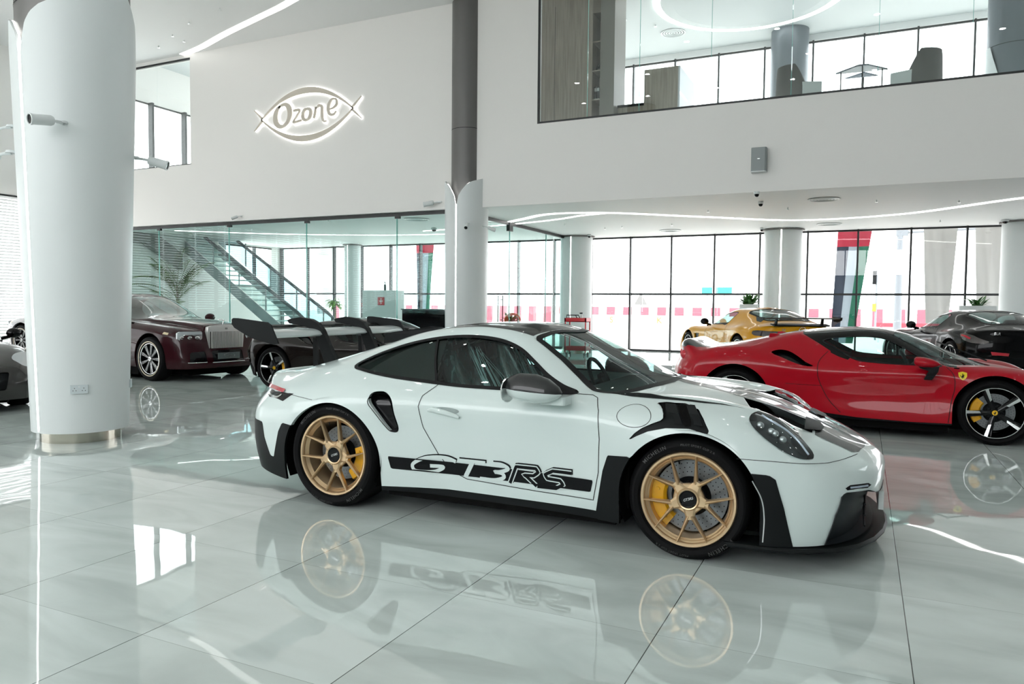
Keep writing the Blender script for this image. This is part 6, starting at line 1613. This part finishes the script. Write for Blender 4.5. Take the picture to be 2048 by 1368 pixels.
def LONG_NET(zt=.0, tail=0.0, nose=0.0):
    """front-engined coupe with long bonnet"""
    N = []
    N.append([(-2.17,0,.25),(-2.24,0,.38),(-2.26,0,.52),(-2.25,0,.68),(-2.22,0,.80),(-2.23,0,.88),(-2.20,0,.915),(-2.17,0,.925),(-2.13,0,.93)])
    N.append([(-2.14,.4,.25),(-2.21,.4,.38),(-2.23,.4,.52),(-2.22,.4,.68),(-2.19,.4,.80),(-2.19,.4,.88),(-2.15,.33,.92),(-2.12,.16,.93),(-2.08,0,.935)])
    N.append([(-2.02,.72,.25),(-2.08,.73,.38),(-2.10,.73,.52),(-2.09,.72,.68),(-2.06,.71,.80),(-2.05,.67,.88),(-2.02,.52,.925),(-2.0,.26,.945),(-1.97,0,.95)])
    N.append([(-1.83,.88,.22),(-1.87,.90,.36),(-1.89,.91,.5),(-1.88,.90,.66),(-1.85,.87,.79),(-1.83,.78,.875),(-1.81,.58,.945),(-1.80,.3,.985),(-1.80,0,.995)])
    def st(x, P): N.append([(x, a, b) for a, b in P])
    st(-1.6,[(.92,.2),(.94,.34),(.95,.5),(.945,.68),(.90,.82),(.78,.905),(.56,1.01),(.32,1.065),(0,1.08)])
    st(-1.34,[(.93,.2),(.955,.34),(.965,.5),(.96,.70),(.91,.85),(.78,.93),(.54,1.09),(.32,1.15),(0,1.165)])
    st(-1.0,[(.92,.2),(.94,.32),(.95,.48),(.945,.68),(.905,.82),(.79,.915),(.55,1.165),(.33,1.225),(0,1.24)])
    st(-.7,[(.90,.2),(.91,.3),(.92,.46),(.92,.64),(.895,.79),(.79,.90),(.56,1.185),(.34,1.25),(0,1.262)])
    st(-.35,[(.89,.2),(.90,.3),(.905,.45),(.91,.62),(.89,.77),(.80,.885),(.575,1.175),(.35,1.24),(0,1.255)])
    st(0,[(.89,.2),(.90,.3),(.905,.45),(.91,.61),(.885,.76),(.80,.875),(.62,1.08),(.38,1.165),(0,1.19)])
    st(.3,[(.89,.2),(.90,.3),(.905,.45),(.91,.61),(.885,.75),(.79,.865),(.68,.93),(.42,1.03),(0,1.07)])
    st(.6,[(.90,.2),(.91,.3),(.915,.46),(.92,.62),(.89,.75),(.76,.855),(.58,.885),(.33,.92),(0,.95)])
    st(.95,[(.92,.19),(.935,.32),(.94,.48),(.94,.64),(.89,.77),(.74,.845),(.53,.87),(.28,.89),(0,.90)])
    st(1.34,[(.93,.18),(.955,.34),(.965,.50),(.955,.66),(.90,.78),(.74,.838),(.53,.845),(.28,.865),(0,.87)])
    st(1.65,[(.93,.18),(.945,.34),(.95,.48),(.93,.62),(.86,.735),(.72,.79),(.50,.80),(.26,.82),(0,.825)])
    N.append([(1.93,.89,.17),(1.95,.90,.3),(1.96,.89,.42),(1.94,.86,.54),(1.91,.78,.65),(1.89,.65,.71),(1.86,.45,.73),(1.85,.23,.75),(1.84,0,.755)])
    N.append([(2.14,.74,.17),(2.17,.74,.28),(2.19,.73,.38),(2.17,.70,.48),(2.14,.64,.57),(2.11,.54,.62),(2.08,.36,.65),(2.07,.18,.67),(2.06,0,.675)])
    N.append([(2.26,.42,.17),(2.30,.42,.27),(2.32,.41,.36),(2.31,.40,.45),(2.27,.37,.53),(2.24,.32,.57),(2.21,.22,.60),(2.19,.11,.61),(2.18,0,.615)])
    N.append([(2.30,0,.17),(2.34,0,.27),(2.36,0,.36),(2.35,0,.45),(2.31,0,.53),(2.28,0,.56),(2.26,0,.58),(2.24,0,.59),(2.23,0,.595)])
    return N

def long_nose(kind, label, loc, rz, paint):
    side = lambda P: P[:, 1] > .5
    if kind == 'gull': SG = [(.36,.905),(.30,.955),(.16,1.03),(0,1.09),(-.2,1.14),(-.42,1.165),(-.62,1.165),(-.66,1.14),(-.58,1.02),(-.48,.90),(-.30,.90),(0,.893)]
    else: SG = [(.36,.905),(.28,.965),(.14,1.045),(0,1.10),(-.2,1.15),(-.42,1.17),(-.60,1.17),(-.62,1.14),(-.52,1.02),(-.40,.905),(-.2,.90),(0,.893)]
    WS = [(.66,-.1),(.66,0),(.62,.35),(.50,.58),(.36,.68),(.28,.675),(.12,.62),(-.08,.56),(-.16,.50),(-.18,.25),(-.18,-.1)]
    RS = [(-1.02,-.1),(-1.02,.38),(-1.06,.52),(-1.35,.52),(-1.62,.50),(-1.72,.42),(-1.75,.2),(-1.75,-.1)]
    regs = [
      ('windscreen', 'windscreen', 'top', WS, lambda P: P[:, 2] > .88, M_CARGLASS, -.002, ('body',)),
      ('side_glass', 'side_window', 'side', smooth_line(SG, .03, True), lambda P: (P[:, 1] > .45), M_CARGLASS, -.004, ('body',)),
      ('rear_screen', 'rear_window', 'top', smooth_line(RS, .05), lambda P: P[:, 2] > .94, glass_mat('smoked_glass', (.35, .45, .44), 1.0), -.003, ('body',)),
      ('vent', 'fender_vent', 'side', [(.72,.66),(.95,.66),(.93,.40),(.74,.42)], side, M_GBLK, -.03, ('body',)),
      ('diffuser', 'diffuser', 'front', [(-.1,.1),(.85,.1),(.83,.36),(.6,.42),(-.1,.42)], lambda P: P[:, 0] < -1.75, M_BLK, -.01, ('body',)),
      ('grille', 'front_grille', 'front', [(-.1,.30),(.55,.30),(.60,.52),(-.1,.54)], lambda P: P[:, 0] > 2.0, M_BLK, -.02, ('body',)),
      ('headlamp', 'headlamp', 'side', smooth_line([(1.62,.735),(1.74,.745),(1.88,.71),(2.0,.65),(2.03,.59),(1.95,.565),(1.80,.60),(1.68,.67)], .03, True), lambda P: (P[:, 1] > .5), mat('lamp_glass_silver', (.50, .54, .56), .2, coat=1), .001, ('body',))]
    if kind == 'gull':
        tlp = [(-1.86,.80),(-1.95,.815),(-2.12,.80),(-2.3,.79),(-2.3,.70),(-2.10,.69),(-1.92,.71),(-1.86,.75)]
        regs.append(('tail_lamp', 'rear_lamp', 'side', tlp, lambda P: (P[:, 1] > .45), mat('smoked_lamp', (.03, .02, .022), .08, coat=1), .001, ('body',)))
    else:
        tlp = [(-1.62,.82),(-1.75,.84),(-1.95,.80),(-2.14,.70),(-2.11,.655),(-1.95,.67),(-1.78,.72)]
        regs.append(('tail_lamp', 'rear_lamp', 'side', tlp, lambda P: (P[:, 1] > .45), mat('smoked_lamp2', (.07, .055, .055), .08, coat=1), .001, ('body',)))
    sp = dict(paint=paint, hubs=(1.34, -1.34), arch=((.385, .345), (.39, .345)), yw=.82, R=(.335, .342), r=(.262, .262), w=(.255, .29), wheel='ten', cal=None,
        tub=(-1.0, .55, .80, .86), seat=(-.50, .30, .68), dash=.10, regions=regs,
        lines=[([(.33,.88),(.40,.80),(.42,.60),(.40,.30)], .006, 'side', False, True), ([(-.52,.90),(-.62,.80),(-.66,.60),(-.56,.35),(-.4,.25)], .006, 'side', False, True), ([(-1.78,.55),(-1.82,.40),(-1.9,.42)], .006, 'top', False, True)], seal=SG)
    car, S = coupe('gullwing_coupe' if kind == 'gull' else 'grand_tourer', label, loc, rz, LONG_NET(), sp, (.032, .028))
    pair(car, 'window_seal', M_RUB, [S.line(smooth_line(RS, .05), .05, 'top', off=.002, sm=False)])
    pair(car, 'door_mirror', M_GBLK, [(lambda t: (t.V, t.F))(MB().ellipsoid((.22, 1.0, .95), (.07, .10, .075), 14, 10).tube([(.24, .84, .87), (.22, .95, .90)], .025, 6))])
    if kind == 'gull':
        wg = MB(); wg.prism([(-2.26,1.055),(-2.20,1.075),(-2.0,1.062),(-1.99,1.05),(-2.2,1.045)], -.84, .84, 'y')
        w_ = wg.build('rear_wing', M_SATIN, car)
        for y in (-.84, .84): MB().prism([(-2.29,1.085),(-1.97,1.085),(-1.99,1.0),(-2.15,.985),(-2.28,1.03)], y-.006, y+.006, 'y').build('wing_endplate', M_SATIN, w_)
        for y in (-.50, .50): MB().prism([(-2.18,1.05),(-2.11,1.05),(-2.08,.93),(-2.16,.92)], y-.012, y+.012, 'y').build('wing_strut', M_SATIN, w_)
        MB().prism([(-2.26,.925),(-2.1,.955),(-2.08,.94),(-2.24,.90)], -.60, .60, 'y').build('tail_lip', M_SATIN, car)
        V, F = text_vf('SLS', .055, bold=True); V = [(-2.262, -x-(-.40), .83+y) for x, y, z in V]; 
        mesh('tail_lettering', [(v[0]+.0, v[1], v[2]) for v in V], F, M_CHROME, car, False)
        V, F = text_vf('AMG', .05, bold=True); mesh('tail_lettering', [(-2.262, -x-.42, .83+y) for x, y, z in V], F, M_CHROME, car, False)
        t = MB().tube([(-2.268, .075*math.cos(a), .81+.075*math.sin(a)) for a in np.linspace(0, 2*PI, 25)[:-1]], .006, 6, closed=True)
        for a in (90, 210, 330): t.tube([(-2.268, 0, .81), (-2.268, .072*math.cos(math.radians(a)), .81+.072*math.sin(math.radians(a)))], .005, 6)
        t.build('star_badge', M_CHROME, car, True)
        pair(car, 'roof_scoop', paint, [([(-.95,.0,1.262),(-.80,.0,1.285),(-.6,.0,1.275),(-.95,.22,1.24),(-.80,.22,1.272),(-.6,.22,1.262)], [(0,1,4,3),(1,2,5,4)])])
    else:
        V, F = text_vf('SLR', .060, bold=True, shear=.2)
        W = []
        for x, y, z in V:
            c_, n_ = S.hit((max(.001, .52-x), .84+y), 'rear'); W.append(tuple(c_+n_*.004))
        mesh('tail_lettering', W, F, M_CHROME, car, False)
        pair(car, 'lamp_red_core', M_RED, [S.line([(-1.68,.80),(-1.80,.785),(-1.92,.745)], .035, 'side', off=.002), S.drape([[(.35,.50),(.62,.52),(.60,.46),(.36,.45)]], 'rear', .004, .04)])
        pair(car, 'exhaust_tip', M_CHROME, [(lambda t: (t.V, t.F))(MB().tube([(.55, .93, .20), (.55, 1.0, .20)], .04, 12))])
    return car, S

def PHANTOM_NET():
    N = []
    def st(x, P): N.append([(x, a, b) for a, b in P])
    N.append([(-2.95,0,.3),(-2.99,0,.42),(-3.0,0,.58),(-2.99,0,.74),(-2.97,0,.88),(-2.93,0,.98),(-2.89,0,1.02),(-2.85,0,1.03),(-2.8,0,1.035)])
    N.append([(-2.90,.55,.3),(-2.94,.55,.42),(-2.95,.55,.58),(-2.94,.55,.74),(-2.91,.55,.88),(-2.88,.53,.98),(-2.85,.4,1.03),(-2.8,.2,1.045),(-2.74,0,1.05)])
    N.append([(-2.72,.88,.28),(-2.74,.90,.42),(-2.75,.90,.58),(-2.74,.90,.74),(-2.72,.88,.88),(-2.70,.80,.98),(-2.66,.55,1.045),(-2.6,.28,1.06),(-2.55,0,1.065)])
    st(-2.2,[(.95,.24),(.98,.40),(.99,.58),(.985,.78),(.965,.94),(.86,1.04),(.62,1.09),(.34,1.10),(0,1.105)])
    st(-1.66,[(.96,.24),(.99,.40),(.995,.60),(.99,.80),(.97,.97),(.86,1.08),(.68,1.25),(.40,1.31),(0,1.32)])
    st(-1.2,[(.95,.24),(.98,.40),(.985,.60),(.985,.80),(.965,.98),(.86,1.10),(.66,1.45),(.40,1.53),(0,1.55)])
    st(-.6,[(.95,.24),(.98,.40),(.985,.60),(.985,.80),(.965,.98),(.87,1.11),(.66,1.50),(.42,1.59),(0,1.61)])
    st(0,[(.95,.24),(.98,.40),(.985,.60),(.985,.80),(.965,.98),(.87,1.11),(.66,1.45),(.42,1.54),(0,1.56)])
    st(.4,[(.95,.24),(.98,.40),(.985,.60),(.985,.80),(.965,.98),(.88,1.10),(.72,1.27),(.46,1.37),(0,1.40)])
    st(.75,[(.95,.24),(.98,.40),(.985,.60),(.985,.80),(.965,.97),(.88,1.07),(.70,1.115),(.46,1.19),(0,1.22)])
    st(1.1,[(.95,.24),(.98,.40),(.985,.60),(.985,.80),(.965,.96),(.86,1.045),(.60,1.06),(.52,1.115),(0,1.145)])
    st(1.64,[(.96,.24),(.99,.40),(1.0,.60),(.995,.80),(.97,.93),(.86,1.01),(.56,1.03),(.48,1.09),(0,1.115)])
    st(2.1,[(.95,.24),(.975,.40),(.98,.58),(.975,.76),(.95,.88),(.83,.965),(.52,.985),(.44,1.05),(0,1.075)])
    N.append([(2.36,.86,.24),(2.38,.885,.38),(2.36,.89,.54),(2.33,.885,.74),(2.30,.865,.86),(2.28,.77,.93),(2.28,.49,.96),(2.29,.42,1.025),(2.31,0,1.05)])
    N.append([(2.46,.72,.24),(2.50,.74,.36),(2.46,.74,.54),(2.42,.74,.74),(2.385,.73,.85),(2.36,.66,.915),(2.36,.46,.945),(2.37,.40,1.01),(2.40,0,1.04)])
    N.append([(2.52,.40,.24),(2.56,.42,.35),(2.51,.42,.54),(2.46,.42,.74),(2.435,.415,.84),(2.42,.41,.905),(2.415,.40,.94),(2.42,.37,1.0),(2.44,0,1.03)])
    N.append([(2.54,0,.24),(2.58,0,.35),(2.53,0,.52),(2.50,0,.70),(2.48,0,.82),(2.475,0,.88),(2.47,0,.93),(2.465,0,.98),(2.46,0,1.02)])
    return N

def phantom(label, loc, rz, paint, hood):
    side = lambda P: P[:, 1] > .5
    SG = [(.66,1.13),(.48,1.22),(.30,1.33),(.12,1.42),(-.1,1.48),(-.5,1.52),(-.9,1.50),(-1.15,1.43),(-1.3,1.30),(-1.38,1.16),(-1.0,1.145),(-.3,1.135)]
    WS = [(1.02,-.1),(1.02,0),(.98,.35),(.86,.60),(.72,.73),(.60,.745),(.40,.70),(.20,.64),(.10,.60),(.05,.35),(.04,-.1)]
    regs = [('windscreen', 'windscreen', 'top', WS, lambda P: P[:, 2] > 1.10, glass_mat('silvery_glass', (.45, .50, .52), 1.6), -.002, ('body',)),
      ('side_glass', 'side_window', 'side', smooth_line(SG, .04, True), lambda P: (P[:, 1] > .5), M_CARGLASS, -.004, ('body',)),
      ('bonnet', 'bonnet_panel', 'top', [(1.05,-.1),(1.04,.52),(1.6,.49),(2.1,.45),(2.33,.40),(2.33,-.1)], lambda P: P[:, 2] > .9, hood, .001, ('body',)),
      ('lower', 'front_intake', 'front', [(-.1,.36),(.36,.36),(.36,.56),(-.1,.56)], lambda P: P[:, 0] > 2.0, M_GBLK, -.01, ('body',)),
      ('lower', 'front_intake', 'front', [(.45,.34),(.78,.36),(.76,.54),(.46,.55)], lambda P: P[:, 0] > 2.0, M_GBLK, -.01, ('body',))]
    sp = dict(paint=paint, hubs=(1.64, -1.66), arch=((.455, .42), (.455, .42)), yw=.86, R=(.405, .405), r=(.285, .285), w=(.27, .29), wheel='phantom', cal=None,
        tub=(-1.9, 1.0, .90, 1.06), seat=(-.45, .45, .75), dash=.45, regions=regs,
        lines=[([(.80,1.08),(.84,.9),(.84,.5),(.80,.30)], .006, 'side', False, True), ([(2.22,.955),(2.26,.90),(2.27,.7),(2.30,.56)], .006, 'side', False, True), ([(1.05,.57),(1.6,.535),(2.1,.50),(2.33,.47)], .008, 'top', False, True)], seal=SG)
    car, S = coupe('luxury_saloon', label, loc, rz, PHANTOM_NET(), sp, (.04, .035))
    # upright grille
    g = MB().prism([(-.37,.575),(.37,.575),(.40,.90),(.385,.99),(.30,1.012),(0,1.03),(-.30,1.012),(-.385,.99),(-.40,.90)], 2.30, 2.50, 'x'); M_SHELL = mat('satin_nickel', (.62, .62, .60), .28, metal=.35); gr = g.build('radiator_surround', M_SHELL, car)
    MB().box((2.47, -.345, .60), (2.512, .345, .905)).build('grille_recess', M_DARK, gr)
    for i in range(22):
        y = -.33+.66*i/21; MB().box((2.50, y-.0085, .60), (2.535, y+.0085, .905)).build('grille_bar', M_SHELL, gr)
    V, F = text_vf('RR', .045, bold=True); mesh('radiator_badge', [(2.503, x, .955+y) for x, y, z in V], F, M_BLK, gr, False)
    mb = MB().tube([(2.40, 0, 1.03), (2.41, 0, 1.06), (2.43, 0, 1.10), (2.45, 0, 1.115)], [.012, .012, .010, .004], 8); mb.tube([(2.43, 0, 1.095), (2.37, .03, 1.12), (2.32, .045, 1.12)], [.006, .012, .003], 6); mb.tube([(2.43, 0, 1.095), (2.37, -.03, 1.12), (2.32, -.045, 1.12)], [.006, .012, .003], 6)
    mb.build('winged_mascot', M_CHROME, car, True)
    # lamps
    hl = MB().prism([(.50,.765),(.86,.755),(.90,.78),(.90,.885),(.86,.91),(.50,.915),(.48,.89),(.48,.79)], -.02, .012, 'x')
    for sd in (1, -1):
        V = [(x+ (2.44 if abs(y) < .6 else 2.44-.40*(abs(y)-.6)), y*sd, z) for x, y, z in hl.V]
        h = mesh('headlamp', V, [f if sd > 0 else f[::-1] for f in hl.F], mat('lamp_silver', (.65, .70, .72), .2, metal=.3, coat=1), car, False)
        bb = MB()
        for y in (.58, .70, .82): bb.ellipsoid((2.44-.4*max(0, y-.6)+.012, sd*y, .80), (.012, .05, .03), 12, 8)
        bb.build('lamp_unit', M_CHROME, h, True)
        MB().box((2.42, min(sd*.50, sd*.84), .845), (2.462, max(sd*.50, sd*.84), .855)).build('lamp_bar', M_SILVER, h)
    pair(car, 'side_repeater', mat('amber_clear', (.7, .6, .4), .3), [S.drape([[(2.02,.865),(2.14,.85),(2.14,.885),(2.03,.90)]], 'side', .004, .04)])
    for a, b, z in ((-.355, .355, .345), (.46, .79, .355), (-.79, -.46, .355)):
        yy = np.linspace(a, b, 8); MB().tube([(S.hit((max(.001, abs(y)), z), 'front')[0][0]+.006, y, z) for y in yy], .008, 8).build('bumper_chrome', M_CHROME, car, True)
    pl = MB().rbox((2.565, -.24, .40), (2.58, .24, .515), .005).build('plate_panel', mat('plate_grey', (.12, .15, .15), .4), car)
    em = MB()
    for sg in (1, -1): em.tube([(2.583, .12*math.cos(a), .457+sg*.042*math.sin(a)) for a in np.linspace(.2, PI-.2, 14)], .004, 6)
    em.build('plate_emblem', M_SILVER, pl)
    V, F = text_vf('Ozone', .05, bold=True); mesh('plate_lettering', [(2.583, x, .457+y) for x, y, z in V], F, M_SILVER, pl, False)
    pair(car, 'door_mirror', paint, [(lambda t: (t.V, t.F))(MB().ellipsoid((.62, 1.06, 1.13), (.07, .12, .08), 14, 10).tube([(.66, .92, 1.08), (.64, 1.02, 1.10)], .025, 6))])
    return car, S
hero, S_hero = build_hero()
P_RED = mat('red_paint', (0.40, 0.002, 0.012), 0.3, coat=.45, spec=.1)
P_BLK = mat('black_paint', (0.004, 0.004, 0.004), 0.2, coat=.5, spec=.1)
P_BRN = mat('brown_black_paint', (0.010, 0.007, 0.006), 0.2, coat=.5, spec=.1)
P_YEL = mat('yellow_paint', (0.80, 0.37, 0.008), 0.3, coat=.5, spec=.2)
P_MAR = mat('maroon_paint', (0.030, 0.005, 0.008), 0.22, coat=.5, spec=.1)
P_PALE = mat('pearl_paint', (0.40, 0.385, 0.39), 0.25, coat=1.0)
mid_engine('red sports car with black roof and yellow calipers parked behind the white coupe', (-.044, 10.10, 0), 0, P_RED, P_BLK, M_CARB)
mid_engine('black sports car partly hidden behind the rear wing of the white coupe', (-7.56, 10.38, 0), 0.0, P_BRN, P_BLK, M_GBLK, detail=True, rot=28)
long_nose('gull', 'yellow coupe with black rear wing parked by the back windows', (-2.35, 17.73, .17), 2.165, P_YEL)
long_nose('gt', 'black grand tourer with smoked tail lamp at the far right', (1.935, 17.77, .17), 1.913, mat('deep_black_paint', (.003, .003, .0035), .2, coat=.28, spec=.05))
phantom('dark maroon saloon with tall chrome grille beside the white foreground column', (-13.21, 10.42, 0), -.098, P_MAR, mat('silver_bonnet', (.22, .20, .20), .25, metal=.6, coat=1))
long_nose('gt', 'dark coupe whose nose and headlamp peek in at the far left edge', (-12.05, 5.95, 0), -.35, mat('black_grey_paint', (.03, .028, .027), .25, coat=.6, spec=.2))
phantom('pale pearl saloon half hidden behind the left foreground column', (-18.5, 13.1, 0), PI, P_PALE, P_PALE)
# ---------------------------------------------------------------- loose pieces of car parts become parts of their own
def split_loose(o, lo=2, hi=16):
    me = o.data; n = len(me.vertices)
    if n == 0: return
    par = np.arange(n)
    ed = np.zeros(len(me.edges)*2, dtype=np.int32); me.edges.foreach_get('vertices', ed); ed = ed.reshape(-1, 2)
    a, b = ed[:, 0], ed[:, 1]
    for _ in range(400):
        m = np.minimum(par[a], par[b]); old = par.copy()
        np.minimum.at(par, a, m); np.minimum.at(par, b, m); par = par[par]
        if (old == par).all(): break
    roots = np.unique(par)
    if not (lo <= len(roots) <= hi): return
    co = np.zeros(n*3); me.vertices.foreach_get('co', co); co = co.reshape(-1, 3); polys = [tuple(p.vertices) for p in me.polygons]; sm = bool(me.polygons[0].use_smooth)
    small = [r for r in roots if (par == r).sum() < 3]
    mats_ = list(me.materials); kids = list(o.children)
    for k, r in enumerate(roots):
        ids = np.where(par == r)[0]; mp = {int(v): i for i, v in enumerate(ids)}
        F = [tuple(mp[v] for v in f) for f in polys if f[0] in mp]
        if not F: continue
        q = mesh(o.name.split('.')[0], co[ids], F, mats_[0], o.parent, sm, .9 if sm else None)
        q.location = o.location; q.rotation_euler = o.rotation_euler; q.scale = o.scale
        if k == 0:
            for c in kids: c.parent = q
    bpy.data.objects.remove(o)
SKIP = ('lettering', 'emblem', 'underbody', 'badge', 'wheel', 'seat', 'plastic', 'body_shell', 'star', 'roll_cage', 'grille', 'mascot', 'dashboard', 'wing_', 'steering', 'mirror')
for root in [o for o in scene.objects if o.parent is None and o.get('category') == 'car' and 'parked' not in o.name]:
    for ch in list(root.children):
        if ch.type == 'MESH' and not any(ch.name.startswith(s) or s in ch.name for s in SKIP if s != 'wheel') and not ch.name.startswith('wheel.') and ch.name != 'wheel': split_loose(ch)
        elif ch.type == 'MESH' and ch.name.startswith('wheel_housing'): split_loose(ch)
